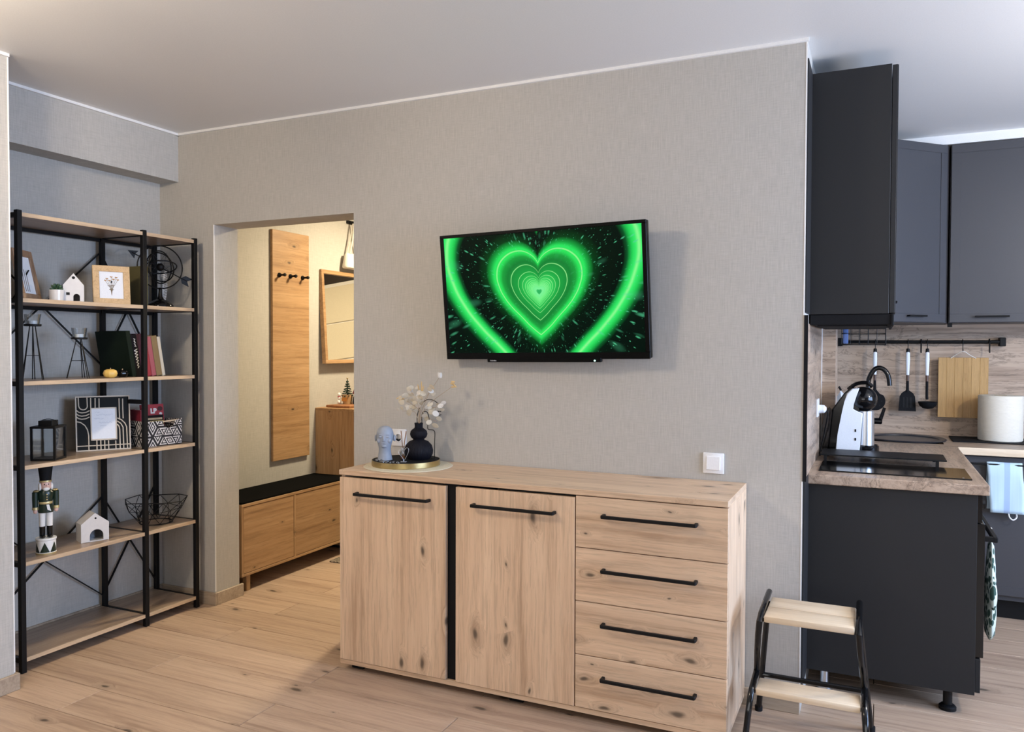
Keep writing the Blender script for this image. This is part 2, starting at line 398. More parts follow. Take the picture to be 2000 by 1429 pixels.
# ------------------------------------------------------------------ lamps
def globe_lamp(label, loc, power, col, stem=.12, r=.07, shadow=.06):
    t = thing('ceiling_lamp', label, 'lamp', loc)
    obj('ceiling_plate', lathe(B(), [(.05, 0), (.05, -.02), (.012, -.025), (.012, -stem)], 24), M['black'], t)
    obj('lamp_globe', ball(B(), (0, 0, -stem-r*.9), r), lamp_mat('lit_globe', col, 12), t)
    l = bpy.data.lights.new('globe_light', 'POINT'); l.energy = power; l.color = col; l.shadow_soft_size = shadow
    o = bpy.data.objects.new('globe_light', l); C.objects.link(o); o.parent = t; o.location = (0, 0, -stem-r*.9)
    t.children[1].visible_shadow = True
    return t
def spot_ring(label, loc, power, col, r=.11):
    """flat ceiling lamp: black ring, glowing disc underneath, area light just below it"""
    t = thing('ceiling_lamp', label, 'lamp', loc)
    obj('lamp_ring', lathe(B(), [(r+.012, 0), (r+.012, -.035), (r, -.035), (r, -.03), (0, -.03)], 40), M['black'], t)
    obj('diffuser', lathe(B(), [(r*.98, -.031), (r*.98, -.036), (0, -.037)], 40), lamp_mat('lit_diffuser', col, 6), t)
    l = bpy.data.lights.new('lamp_light', 'AREA'); l.shape = 'DISK'; l.size = 2*r; l.energy = power; l.color = col
    o = bpy.data.objects.new('lamp_light', l); C.objects.link(o); o.parent = t; o.location = (0, 0, -.042)
    return t
WARM = (1, .80, .60)
def bare_globe(label, loc, power, drop=0, col=(1, .83, .63)):
    t = thing('ceiling_lamp', label, 'lamp', loc)
    obj('ceiling_plate', lathe(B(), [(.05, 0), (.05, -.02), (.012, -.025), (.006 if drop else .012, -.03), (.006 if drop else .012, -.06-drop)], 24), M['black'], t)
    g = obj('lamp_globe', ball(B(), (0, 0, -.12-drop), .065), lamp_mat('lit_glass', col, power), t)
    return t
bare_globe('glowing glass ceiling globe nearer the television wall', (-2.15, -1.97, H), 240)
bare_globe('glowing glass ceiling globe further from the television wall', (-2.15, -2.27, H), 240)
spot_ring('round flat lamp on the hall ceiling', (-2.3, 1.45, H), 74, (1, .83, .56), .13)
bare_globe('added unseen pendant globe brightening the kitchen ceiling', (1.75, -.1, H), 470, .42, (1, .93, .84))  # extra globe added out of view to brighten the kitchen ceiling

# ------------------------------------------------------------------ sideboard
SX0, SX1, SY, SZ = -1.80, -.20, -.408, .85
t = thing('sideboard', 'wide knotty oak sideboard with two doors, four drawers and black bar handles', 'sideboard', (-1.0, -.2, 0))
def L(x0, x1, y0, y1, z0, z1): return (x0+1.0, x1+1.0, y0+.2, y1+.2, z0, z1)
obj('top_panel', box(B(), *L(SX0, SX1, SY-.002, -.004, .829, SZ), bev=.0015), M['oak_top'], t, False)
obj('bottom_panel', box(B(), *L(SX0, SX1, SY+.004, -.004, .03, .049), bev=.001), M['oak_x'], t, False)
for x0 in (SX0, SX1-.018):
    obj('side_panel', box(B(), *L(x0, x0+.018, SY+.018, -.004, .049, .829), bev=.001), M['oak_side'], t, False)
obj('back_panel', boxes(L(SX0+.018, SX1-.018, -.012, -.006, .049, .829)), M['white'], t, False)
for x0 in (-1.268, -.752):
    obj('partition', boxes(L(x0, x0+.016, SY+.03, -.012, .049, .829)), M['blackmat'], t, False)
obj('recess_panel', boxes(L(-1.30, -1.225, SY+.019, SY+.024, .049, .829)), M['blackmat'], t, False)
def handle(parent, xc, zc, ln, y=SY):
    bm = B(); a, b = xc-ln/2+1.0, xc+ln/2+1.0
    box(bm, a, b, y-.034+.2, y-.024+.2, zc-.006, zc+.006, bev=.002)
    for q in (a+.004, b-.004): box(bm, q-.006, q+.006, y-.030+.2, y+.2, zc-.006, zc+.006, bev=.002)
    return obj('handle', bm, M['black'], parent, False)
for x0, x1, hx, hl in ((-1.797, -1.287, -1.532, .352), (-1.242, -.7475, -.992, .342)):
    d = obj('door', box(B(), *L(x0, x1, SY, SY+.018, .051, .819), bev=.001), M['oak_z'], t, False); handle(d, hx, .757, hl)
for i, (z0, z1) in enumerate(((.052, .2445), (.2475, .4405), (.4435, .6365), (.6395, .8255))):
    d = obj('drawer', box(B(), *L(-.743, -.2005, SY, SY+.018, z0, z1), bev=.001), M['oak_x'], t, False); handle(d, -.470, z0+.123, .337)
for x in (-1.74, -1.0, -.26):
    for y in (-.34, -.06):
        obj('foot', box(B(), *L(x-.03, x+.03, y-.025, y+.025, 0, .03), bev=.003), M['blackmat'], t, False)

# ------------------------------------------------------------------ television
tv = thing('television', 'flat black television showing glowing green neon hearts', 'television', (-1.0153, -.11, 1.5836))
tv.rotation_mode = 'QUATERNION'
c_, s_ = cos, sin
q = (Matrix.Rotation(R(-1.552), 3, 'Z') @ Matrix.Rotation(R(5.997), 3, 'X') @ Matrix.Rotation(R(-.598), 3, 'Y')).to_quaternion()
tv.rotation_quaternion = q
W2, H2 = .4595, .268
bm = B(); box(bm, -W2, W2, .0, .035, -H2, H2, bev=.006, seg=2); box(bm, -.33, .33, .03, .062, -.2, .14, bev=.012, seg=2)
M['tvb'] = mat('tv_black', (.003, .003, .003), .3, spec=.12)
obj('casing', bm, M['tvb'], tv)
bm = boxes((-W2, W2, -.004, .004, .2545, H2), (-W2, W2, -.004, .004, -H2, -.241), (-W2, -.441, -.004, .004, -.241, .2545), (.441, W2, -.004, .004, -.241, .2545), bev=.0015)
obj('bezel', bm, M['tvb'], tv, False)
tb = obj('sensor_strip', box(B(), -.258, .258, -.006, .012, -.281, -.262, bev=.002), M['tvb'], tv, False)
obj('power_light', ball(B(), (.231, -.007, -.2745), .0038, u=10, v=6), lamp_mat('power_led', (.45, 1, .8), 2.5), tb)
bm = text_bm('TOSHIBA', .0075); xf(bm, Matrix.Translation((-.229, -.0068, -.2745)) @ Matrix.Rotation(R(90), 4, 'X'))
obj('lettering', bm, mat('grey_print', (.6, .6, .6), .5), tb, False)
bm = B(); box(bm, -.1, .1, .06, .075, -.12, .05); 
obj('wall_bracket', bm, M['black'], tv, False)
# screen picture
N = NT('neon_heart_screen'); tc = N.n('TexCoord'); sp = N.n('SeparateXYZ'); N.l(tc.outputs['Object'], sp.inputs[0])
X = N.math('ADD', sp.outputs[0], .001); Z = N.math('SUBTRACT', sp.outputs[2], .0094)
AX = N.math('ABSOLUTE', X)
rr = N.math('SQRT', N.math('ADD', N.math('MULTIPLY', X, X), N.math('MULTIPLY', Z, Z)))
th = N.math('DIVIDE', N.math('ARCTAN2', AX, Z), pi)
fc = N.n('FloatCurve'); N.l(th, fc.inputs['Value']); cv = fc.mapping.curves[0]
heart = ((0, .118), (14, .164), (30, .1975), (45, .213), (56, .2155), (67, .207), (85, .178), (103, .152), (122, .1355), (140, .1315), (160, .145), (180, .176))
cv.points[0].location = (0, heart[0][1]*4); cv.points[1].location = (1, heart[-1][1]*4)
for a, r_ in heart[1:-1]: cv.points.new(a/180, r_*4)
fc.mapping.update()
LV = N.math('DIVIDE', rr, N.math('MULTIPLY', fc.outputs[0], .25))
cr = N.n('ValToRGB'); N.l(N.math('DIVIDE', LV, 2.9), cr.inputs[0]); e = cr.color_ramp.elements
st = [(0, (.03, .45, .12)), (.05, (.03, .5, .12)), (.075, (.22, .95, .34)), (.16, (.16, .9, .26)), (.25, (.06, .75, .15)), (.38, (.02, .5, .08)), (.5, (.012, .36, .055)), (.62, (.012, .30, .05)),
      (.74, (.008, .22, .035)), (.86, (.012, .36, .05)), (.95, (.025, .80, .11)), (1.06, (.025, .82, .12)), (1.15, (.008, .36, .05)), (1.26, (.001, .045, .008)), (1.45, (.0005, .008, .003)), (1.92, (.0005, .006, .003)),
      (2.0, (.002, .09, .02)), (2.1, (.015, .62, .09)), (2.19, (.045, .88, .16)), (2.25, (.28, 1, .3)), (2.31, (.045, .88, .16)), (2.42, (.015, .62, .09)), (2.56, (.002, .1, .02)), (2.66, (.0005, .01, .004)), (2.9, (.0005, .006, .003))]
while len(e) < len(st): e.new(1)
for q_, (p_, c_l) in zip(e, st): q_.position = p_/2.9; q_.color = (*c_l, 1)
col = cr.outputs[0]
for lk, wd in ((1.0, .022), (.66, .014), (.487, .010), (.387, .0085), (.32, .008), (.275, .0075), (.24, .007), (.21, .006), (.182, .006), (.155, .005)):
    pl = N.math('SUBTRACT', 1, N.math('DIVIDE', N.math('ABSOLUTE', N.math('SUBTRACT', LV, lk)), wd), clamp=True)
    col = N.mix(N.math('MULTIPLY', pl, .95), col, (.36, 1, .33))
# streaming sparks radiating from the centre
ang = N.math('ARCTAN2', X, Z); lg = N.math('LOGARITHM', rr, 2.718)
for sa, sl, thr, br in ((9, 4, .30, .55), (22, 6, .26, 1.0), (46, 14, .26, 1.3), (70, 40, .2, 1.6)):
    cb = N.n('CombineXYZ'); N.l(N.math('MULTIPLY', ang, sa), cb.inputs[0]); N.l(N.math('MULTIPLY', lg, sl), cb.inputs[1]); cb.inputs[2].default_value = sa
    vo = N.n('TexVoronoi', voronoi_dimensions='3D'); N.l(cb.outputs[0], vo.inputs['Vector']); vo.inputs['Scale'].default_value = .8
    sc_ = N.n('SeparateColor'); N.l(vo.outputs['Color'], sc_.inputs[0])
    sz = N.math('MULTIPLY_ADD', sc_.outputs[0], thr*1.6, thr*.3)
    dot = N.sstep(N.math('DIVIDE', vo.outputs['Distance'], sz), 1.0, .2)
    dot = N.math('MULTIPLY', dot, N.math('MULTIPLY', N.math('LESS_THAN', sc_.outputs[1], .36), N.math('MULTIPLY', N.sstep(LV, .6, 1.2), br)))
    col = N.mix(N.math('MULTIPLY', dot, N.math('MULTIPLY_ADD', sc_.outputs[2], .5, .15)), col, (.10, .66, .32))
N.b.inputs['Base Color'].default_value = (.0015, .0015, .0015, 1); N.b.inputs['Roughness'].default_value = .35; N.b.inputs['Specular IOR Level'].default_value = .04
N.l(col, N.b.inputs['Emission Color']); N.b.inputs['Emission Strength'].default_value = 1.15
bm = B(); v = [bm.verts.new(p) for p in ((-.4415, -.001, -.2415), (.4415, -.001, -.2415), (.4415, -.001, .255), (-.4415, -.001, .255))]; bm.faces.new(v)
obj('screen', bm, N.m, tv, False)

# ------------------------------------------------------------------ wall switch and socket
def switch(label, x, z, s, cat, rocker=True):
    t = thing('light_switch' if rocker else 'power_socket', label, cat, (x, 0, z))
    obj('face_plate', box(B(), -s/2, s/2, -.009, 0, -s/2, s/2, bev=.003, seg=2), M['white_pl'], t)
    if rocker: obj('rocker', box(B(), -s*.33, s*.33, -.0135, -.008, -s*.33, s*.33, bev=.0015), M['white_pl'], t, rot=(R(-3), 0, 0))
    else: obj('socket_well', lathe(B(), [(.02, 0), (.02, .006), (.017, .006), (.017, .001), (0, .001)], 24), M['white_pl'], t, loc=(0, -.008, 0), rot=(R(90), 0, 0))
switch('white square light switch on the wall above the sideboard right end', -.325, .918, .08, 'light switch')
switch('white wall socket behind the grey head sculpture', -1.765, .945, .078, 'power socket', False)

# ------------------------------------------------------------------ decorations on the sideboard
TZ = SZ
bm = lathe(B(), [(.19, 0), (.192, .0015), (.19, .003), (0, .003)], 72, c=(-1.592, -.197, TZ))
N = NT('woven_ivory'); tc = N.n('TexCoord'); wv = N.n('TexWave', wave_type='RINGS', rings_direction='Z'); mp = N.n('Mapping'); mp.inputs['Location'].default_value = (1.592, .197, 0)
N.l(tc.outputs['Object'], mp.inputs[0]); N.l(mp.outputs[0], wv.inputs[0]); wv.inputs['Scale'].default_value = 60; wv.inputs['Distortion'].default_value = 1
N.l(N.mix(wv.outputs['Fac'], (.55, .49, .36), (.78, .72, .57)), N.b.inputs['Base Color']); N.b.inputs['Roughness'].default_value = .9
bp = N.n('Bump'); bp.inputs['Strength'].default_value = .5; bp.inputs['Distance'].default_value = .002; N.l(wv.outputs['Fac'], bp.inputs['Height']); N.l(bp.outputs[0], N.b.inputs['Normal'])
tag(obj('placemat', bm, N.m), 'round ivory woven placemat lying on the sideboard under the tray', 'placemat')
TZ += .0032
t = thing('tray', 'round brass tray with black inside on the ivory placemat', 'tray', (-1.612, -.185, TZ))
obj('rim', lathe(B(), [(.146, 0), (.148, .002), (.148, .024), (.1455, .024), (.1455, .018), (.14, .0175), (0, .0175), ], 72), M['gold'], t)
obj('inlay', lathe(B(), [(.1450, .0234), (.1445, .0178), (.1440, .0178), (0, .0182)], 72), M['blackmat'], t)
TZ += .0184
# head sculpture
t = thing('head_sculpture', 'grey stone head sculpture with closed eyes standing in the tray', 'sculpture', (-1.688, -.235, TZ), R(27))
bm = B()
prof = [(.036, 0), (.032, .018), (.0285, .038), (.0275, .05), (.0285, .062), (.0345, .078), (.0385, .095), (.0395, .110), (.0385, .124), (.033, .138), (.022, .1475), (.011, .151), (0, .152)]
lathe(bm, prof, 40, sx=.93, sy=1.02)
for v in bm.verts:   # chin, jaw and skull shaped from the revolved form
    z = v.co.z
    if z > .05:
        f = max(0, 1-abs(z-.07)/.03)
        if v.co.y < 0: v.co.y -= .006*f
        else: v.co.y += .006*max(0, 1-abs(z-.11)/.04)
        if abs(v.co.x) > .03 and z < .09: v.co.x *= .95
ball(bm, (0, -.0385, .1005), .0048, .0075, .0125, 14, 10)        # nose
ball(bm, (0, -.0410, .0915), .0070, .0060, .0042, 14, 8)
for s in (-1, 1):
    ball(bm, (s*.0150, -.0345, .1065), .0090, .0060, .0048, 14, 8)      # closed eye
    ball(bm, (s*.0400, .003, .098), .0055, .010, .0145, 12, 10)  # ear
    ball(bm, (s*.0130, -.0355, .1155), .0115, .0045, .0026, 12, 8)    # brow
    ball(bm, (s*.0205, -.0265, .0900), .0120, .0100, .0120, 12, 8)    # cheek
ball(bm, (0, -.0355, .0815), .0110, .0060, .0030, 14, 8); ball(bm, (0, -.0345, .0770), .0090, .0060, .0032, 14, 8)   # lips
ball(bm, (0, -.0300, .0665), .0130, .0100, .0080, 14, 8)   # chin
obj('head', bm, mat('grey_stone', (.27, .30, .36), .55, bump=.2, bscale=120), t, ang=60)
# black gourd vase
t = thing('vase', 'black matt vase of two stacked balls and a short neck', 'vase', (-1.566, -.155, TZ))
bm = lathe(B(), [(.035, 0), (.05, .008), (.061, .026), (.063, .044), (.057, .066), (.042, .082), (.024, .090), (.0245, .093), (.034, .101), (.038, .114), (.035, .128), (.025, .137), (.0185, .141), (.0175, .150), (.019, .163), (.0165, .163), (.015, .145), (0, .14)], 48)
N = NT('ribbed_black'); tc = N.n('TexCoord'); sp = N.n('SeparateXYZ'); N.l(tc.outputs['Object'], sp.inputs[0])
rib = N.math('SINE', N.math('MULTIPLY', N.math('ARCTAN2', sp.outputs[0], sp.outputs[1]), 60)); bp = N.n('Bump'); bp.inputs['Distance'].default_value = .001; bp.inputs['Strength'].default_value = .5; N.l(rib, bp.inputs['Height']); N.l(bp.outputs[0], N.b.inputs['Normal'])
N.b.inputs['Base Color'].default_value = (.005, .005, .009, 1); N.b.inputs['Roughness'].default_value = .6; N.b.inputs['Specular IOR Level'].default_value = .15
obj('vase_body', bm, N.m, t)
# dried bouquet standing in the vase
t = thing('dried_bouquet', 'dried honesty seed pods and ivory blossoms standing in the black vase', 'dried flowers', (-1.566, -.155, TZ+.15))
M['pod'] = mat('pearly_seed_pod', (.72, .64, .50), .45, bump=.2, bscale=150)
M['podw'] = mat('white_blossom', (.74, .70, .64), .6)
M['pod'].node_tree.nodes['Principled BSDF'].inputs['Alpha'].default_value = .55
M['podw'].node_tree.nodes['Principled BSDF'].inputs['Alpha'].default_value = .75
M['podg'] = mat('golden_dry_leaf', (.62, .45, .22), .6)
M['stem'] = mat('dry_stem', (.33, .24, .15), .7)
disc = None
rnd = random.Random(3)
def petal(parent, loc, r, mt, nrm):
    bm = lathe(B(), [(r*.2, -.0006), (r*.96, -.0006), (r, 0), (r*.96, .0006), (0, .0016)], 14, sx=1, sy=.82)
    o = obj('seed_pod', bm, mt, parent); o.location = loc; o.rotation_euler = nrm; return o
stems = [((-.02, .02, .075), (-.105, .03, .115)), ((-.01, .01, .09), (-.06, .02, .165)), ((0, .01, .1), (-.012, .02, .175)), ((.02, .01, .09), (.062, .01, .172)), ((.02, .0, .1), (.105, .0, .215)), ((.05, .01, .1), (.178, .01, .185)), ((.03, .01, .07), (.115, .02, .09)), ((-.03, .01, .06), (-.1, .02, .06)), ((.02, .01, .04), (.08, .02, .02))]
for mid_, end in stems:
    obj('stem', tube(B(), smooth_path([(0, 0, -.005), (mid_[0]*.3, mid_[1]*.5, mid_[2]*.5), mid_, end]), .0009, 5), M['stem'], t)
for i in range(60):
    si = rnd.choice(stems[:4]+stems[6:]); e_ = Vector(si[1]); m_ = Vector(si[0]); f = rnd.random()
    p = m_*(1-f)+e_*f+Vector((rnd.uniform(-.024, .024), rnd.uniform(-.02, .02), rnd.uniform(-.022, .022)))
    petal(t, p, rnd.uniform(.009, .0155), rnd.choice((M['pod'], M['pod'], M['pod'], M['podw'])), (R(90)+rnd.uniform(-.6, .6), rnd.uniform(-.5, .5), R(20)+rnd.uniform(-.7, .7)))
bud = B()
for k in range(7):
    a = 2*pi*k/7; ball(bud, (.105+.006*cos(a), .006*sin(a), .222), .005, .005, .013, 8, 6)
obj('blossom', bud, M['podw'], t)
lf = B()
for k in range(7):
    a = rnd.uniform(-.8, .8); ball(lf, (.172+rnd.uniform(-.012, .012), .01+rnd.uniform(-.008, .008), .185+rnd.uniform(-.012, .014)), .011, .0012, .004, 8, 6, Matrix.Rotation(rnd.uniform(-1, 1), 4, 'Y'))
obj('dry_leaf', lf, M['podg'], t)
for bx, bz, ln in ((-.012, .16, .045), (.002, .17, .05), (.008, .155, .04), (-.115, .118, .03), (-.1, .112, .03)):
    o = obj('dry_leaf', ball(B(), (0, 0, 0), .0035, .0008, ln/2, 8, 6), M['podg'], t, loc=(bx, .02, bz), rot=(0, rnd.uniform(-.3, .3) if bz > .13 else 1.2, 0))
# wire face
t = thing('face_ornament', 'black single-line wire face ornament behind the black vase', 'ornament', (-1.566, -.105, TZ))
def px(zx, zy): return ((zx-905)/6.5*.00238*1.02, 0, (1208-zy)/6.5*.00238)
path = [(1040, 1195), (1040, 1000), (1038, 868), (955, 850), (948, 800), (966, 740), (955, 675), (930, 640), (880, 648), (866, 700), (863, 790), (815, 860), (800, 760), (805, 680), (840, 580), (905, 510), (975, 490), (1050, 510), (1105, 560), (1130, 625), (1075, 628), (1020, 645), (1060, 680), (1130, 668)]
obj('wire', tube(B(), smooth_path([px(*q) for q in path], 5), .0017, 6), M['black'], t)
obj('wire_pupil', tube(B(), smooth_path([px(*q) for q in ((885, 655), (885, 690), (910, 695), (925, 665))], 4), .0013, 6), M['black'], t)
obj('wire_pupil', tube(B(), smooth_path([px(*q) for q in ((1062, 630), (1065, 655), (1085, 658), (1095, 630))], 4), .0013, 6), M['black'], t)
bx, _, bz = px(1040, 1195)
obj('wire_base', box(B(), bx-.012, bx+.012, -.012, .012, 0, .006, bev=.001), M['black'], t)
# reed diffuser
t = thing('reed_diffuser', 'small clear reed diffuser bottle with white collar beside the grey head', 'diffuser', (-1.640, -.165, TZ))
obj('bottle', lathe(B(), [(.014, 0), (.015, .003), (.015, .03), (.008, .038), (.0075, .045), (.006, .045), (.006, .036), (.0135, .029), (.0135, .003), (0, .003)], 24), M['glass'], t)
obj('perfume', lathe(B(), [(.0132, .0035), (.0132, .018), (0, .018)], 24), mat('amber_liquid', (.5, .22, .1), .1), t)
obj('collar', lathe(B(), [(.0095, .04), (.0095, .052), (.006, .052), (.006, .045), (.0076, .04)], 24), M['white_pl'], t)
for dx, dy in ((-.012, .004), (-.004, -.006), (.009, .006), (.016, -.002)):
    obj('reed', tube(B(), [(-dx*.3, -dy*.3, .006), (dx*1.2, dy, .125)], .0012, 6), mat('reed_wood', (.45, .27, .16), .7), t)
# wire heart card holder
t = thing('wire_heart', 'thin silver wire heart on a small grey block in the tray', 'ornament', (-1.575, -.262, TZ), R(20))
obj('block', box(B(), -.012, .012, -.008, .008, 0, .008, bev=.001), mat('grey_block', (.2, .2, .22), .6), t)
hp = [(0, 0, .007), (-.004, 0, .022), (-.018, 0, .038), (-.022, 0, .050), (-.014, 0, .056), (-.004, 0, .048), (-.002, 0, .040), (.004, 0, .056), (.014, 0, .066), (.022, 0, .058), (.016, 0, .036), (.004, 0, .014), (.001, 0, .007)]
obj('wire', tube(B(), smooth_path(hp, 6), .0009, 6), M['steel'], t)
# glass pebbles
M['pebble'] = mat('clear_pebble', (.75, .75, .75), .06, Transmission_Weight=.85, IOR=1.45)
M['pebblek'] = mat('black_pebble', (.02, .02, .02), .1)
for i in range(20):
    a = rnd.uniform(-1, 1); an_ = R(-152+i*4.2); rd_ = .128 if i % 2 else .112
    x = -1.612+rd_*cos(an_); y = -.185+rd_*sin(an_); kind = i % 5 == 2
    bm = B(); bmesh.ops.create_icosphere(bm, subdivisions=1, radius=rnd.uniform(.005, .0072)); xf(bm, Matrix.Diagonal((1.1, 1, .9, 1)))
    zmin = min(v.co.z for v in bm.verts)
    tag(obj('pebble', bm, M['pebblek'] if kind else M['pebble'], None, False, loc=(x, y, TZ-zmin), rot=(0, 0, a*3)), 'shiny black pebble among the clear ones in the brass tray' if kind else 'clear glass pebble scattered along the front of the brass tray', 'pebble', 'black pebbles in the tray' if kind else 'clear pebbles in the tray')

# ------------------------------------------------------------------ step stool
t = thing('step_stool', 'two-step stool with pale wooden treads and black tubular frame', 'step stool', (.05, -.03, 0), 0)
def hw(z): return .193-.088*z
for y0, y1, z in ((-.20, -.085, .46), (-.315, -.205, .46), (-.345, -.24, .22)):
    k = hw(z)-.012
    obj('tread', box(B(), -k, k, y0, y1, z-.022, z, bev=.004, seg=2), M['birch'], t)
for s in (-1, 1):
    fr = [(-.075, .475), (-.10, .474), (-.19, .468), (-.29, .458), (-.318, .44), (-.318, .40), (-.29, .33), (-.25, .27), (-.238, .245), (-.25, .236), (-.29, .228), (-.345, .215), (-.362, .195), (-.375, .15), (-.40, .03), (-.405, .0)]
    obj('front_leg', tube(B(), [(s*hw(z), y, z) for y, z in fr], .0105, 10), M['blackgloss'], t)
    lg = obj('rear_leg', tube(B(), [(s*(hw(.45)-.004), -.12, .448), (s*(hw(.42)-.004), -.112, .42), (s*(hw(.02)), -.012, .02), (s*hw(0), -.008, .004)], .0105, 10), M['blackgloss'], t)
    obj('rubber_foot', lathe(B(), [(.014, 0), (.014, .018), (.0106, .02)], 12), M['blackmat'], lg, loc=(s*hw(0), -.008, 0))
zc_ = .155
obj('crossbar', tube(B(), [(-hw(zc_), -.047, zc_), (hw(zc_), -.047, zc_)], .009, 10), M['blackgloss'], t)
for y, z in ((-.14, .437), (-.26, .437), (-.29, .197)):
    obj('tread_support', tube(B(), [(-hw(z)+.004, y, z-.008), (hw(z)-.004, y, z-.008)], .0065, 8), M['blackgloss'], t)

# ------------------------------------------------------------------ metal rack with six shelves
RX0, RX1 = -3.275, -2.963          # back and front faces
RY = (-.997, -.384, -.071)
rk = thing('shelf_rack', 'tall black metal shelf rack with six wooden shelves standing in the alcove', 'shelf rack', (RX0, RY[0], 0))
def G(x, y, z): return (x-RX0, y-RY[0], z)
LV_ = (.062, .463, .866, 1.217, 1.563, 1.916)     # shelf top heights
PS = .022
for i, y in enumerate(RY):
    for x in (RX0, RX1-PS):
        a = G(x, y-PS/2, 0)
        obj('post', box(B(), a[0], a[0]+PS, a[1], a[1]+PS, 0, 1.925, bev=.0015), M['black'], rk, False)
    for z in LV_:
        a = G(RX0+PS, y, z)
        obj('side_rail', box(B(), a[0], RX1-RX0-PS, a[1]-.008, a[1]+.008, z-.020, z-.0004), M['black'], rk, False)
    if i == 1: obj('side_rail', box(B(), PS, RX1-RX0-PS, G(0, y, 0)[1]-.008, G(0, y, 0)[1]+.008, 1.085, 1.105), M['black'], rk, False)
for (y0, y1) in ((RY[0], RY[1]), (RY[1], RY[2])):
    for z in LV_:
        a, b = y0-RY[0]+PS/2+.001, y1-RY[0]-PS/2-.001
        sh = obj('shelf', box(B(), .004, RX1-RX0-.0035, a, b, z-.017, z, bev=.0008), M['rack'], rk, False)
        obj('shelf_edge', box(B(), RX1-RX0-.0034, RX1-RX0-.002, a, b, z-.017, z-.0003), M['rack_edge'], sh, False)
        obj('back_rail', boxes((.002, .014, a, b, z-.033, z-.0175)), M['black'], rk, False)
    for z0, z1 in ((1.27, 1.83), (.11, .61)):
        a, b = y0-RY[0], y1-RY[0]
        obj('brace', bar(B(), (.0, a, z1), (.0, b, z0), .012, .004), M['black'], rk, False)
        obj('brace', bar(B(), (-.005, a, z0), (-.005, b, z1), .012, .004), M['black'], rk, False)

# ------------------------------------------------------------------ things on the rack
def photo_frame(label, loc, rotz, w, h, fw_, mt, paint, lean=.12, inner=None):
    """frame standing on its lower edge, facing local -y"""
    t = thing('picture_frame', label, 'picture frame', loc, rotz)
    Mx = Matrix.Translation((0, .004, 0)) @ Matrix.Rotation(-lean, 4, 'X')
    bm = boxes((-w/2, w/2, 0, .014, 0, fw_), (-w/2, w/2, 0, .014, h-fw_, h), (-w/2, -w/2+fw_, 0, .014, fw_, h-fw_), (w/2-fw_, w/2, 0, .014, fw_, h-fw_), bev=.0012)
    obj('frame', xf(bm, Mx), mt, t, False)
    obj('backing', xf(boxes((-w/2+.004, w/2-.004, .010, .0135, .004, h-.004)), Mx), M['blackmat'], t, False)
    p = obj('print', xf(boxes((-w/2+fw_-.002, w/2-fw_+.002, .006, .009, fw_-.002, h-fw_+.002)), Mx), M['paperw'], t, False)
    bm = B(); tube(bm, [(0, .022, h*.6*cos(lean)), (0, .022+h*.30, .003)], .003, 6)
    obj('strut', bm, M['blackmat'], t)
    for bmq, mtq, nm in paint(w-2*fw_, h-2*fw_, fw_): obj(nm, xf(bmq, Mx), mtq, p, False)
    return t
def flower_print(w, h, f):
    rnd = random.Random(5); st_, fl_ = B(), B()
    for k in range(7):
        a = (k-3)*.15; ln = (.46, .5, .42, .55, .47, .56, .5)[k]*h; x1 = sin(a)*ln; z1 = f+h*.25+cos(a)*ln
        pts = smooth_path([(0, .0055, f+h*.12), (x1*.2, .0055, f+h*.38), (x1, .0055, z1)], 4); tube(st_, pts, .0007, 4)
        for j in (3, 5):
            q = pts[j]; tube(st_, [q, (q[0]+(-1)**(j+k)*w*.07, .0055, q[2]+h*.035)], .0011, 4)
        for dx, dz in ((0, 0), (w*.035, h*.01), (-w*.03, h*.015)): ball(fl_, (x1+dx, .0055, z1+dz), w*.022, .0006, h*.022, 8, 6)
    return [(st_, mat('ink_brown', (.2, .15, .1), .9), 'drawn_stem'), (fl_, mat('ink_ochre', (.45, .25, .1), .9), 'drawn_flower')]
def grey_print(w, h, f):
    bm = B(); bm2 = B()
    for i in range(4): box(bm, -w/2+w*.15*i+.004, -w/2+w*.15*i+.010, .0055, .0062, f+.01, f+h*(.85-.1*i))
    return [(bm, mat('print_grey', (.25, .22, .22), .9), 'drawn_stripe')]
Z2, Z3, Z4, Z5 = LV_[4]+.0002, LV_[3]+.0002, LV_[2]+.0002, LV_[1]+.0002
photo_frame('brown wooden picture frame seen nearly edge-on at the left end of its shelf', (-3.10, -.845, Z2), R(52)+R(90)-R(20), .17, .225, .03, M['walnut'], grey_print, lean=.2)
photo_frame('pale wooden frame with a dried wildflower print standing at the shelf front', (-3.035, -.508, Z2), R(62), .16, .185, .028, M['pine_y'], flower_print, lean=.14)
# succulent
t = thing('potted_succulent', 'small green succulent in a white ribbed pot on the rack', 'plant', (-3.06, -.77, Z2))
bm = lathe(B(), [(.024, 0), (.028, .004), (.0305, .05), (.028, .05), (.026, .042), (0, .042)], 40)
for v in bm.verts:
    a = math.atan2(v.co.y, v.co.x); r_ = math.hypot(v.co.x, v.co.y)
    if r_ > .0235 and v.co.z < .049: v.co.x *= 1+.02*cos(20*a); v.co.y *= 1+.02*cos(20*a)
obj('pot', bm, M['ceramic'], t)
M['leaf'] = mat('succulent_green', (.035, .085, .04), .5)
for ring, (n, tilt, ln, z) in enumerate(((9, 1.15, .03, .044), (8, .75, .032, .048), (6, .35, .03, .05))):
    for k in range(n):
        o = obj('leaf', ball(B(), (0, 0, ln/2), .0065, .0035, ln/2, 8, 6), M['leaf'], t, loc=(0, 0, z), rot=(0, tilt, 2*pi*(k+.5*ring)/n))
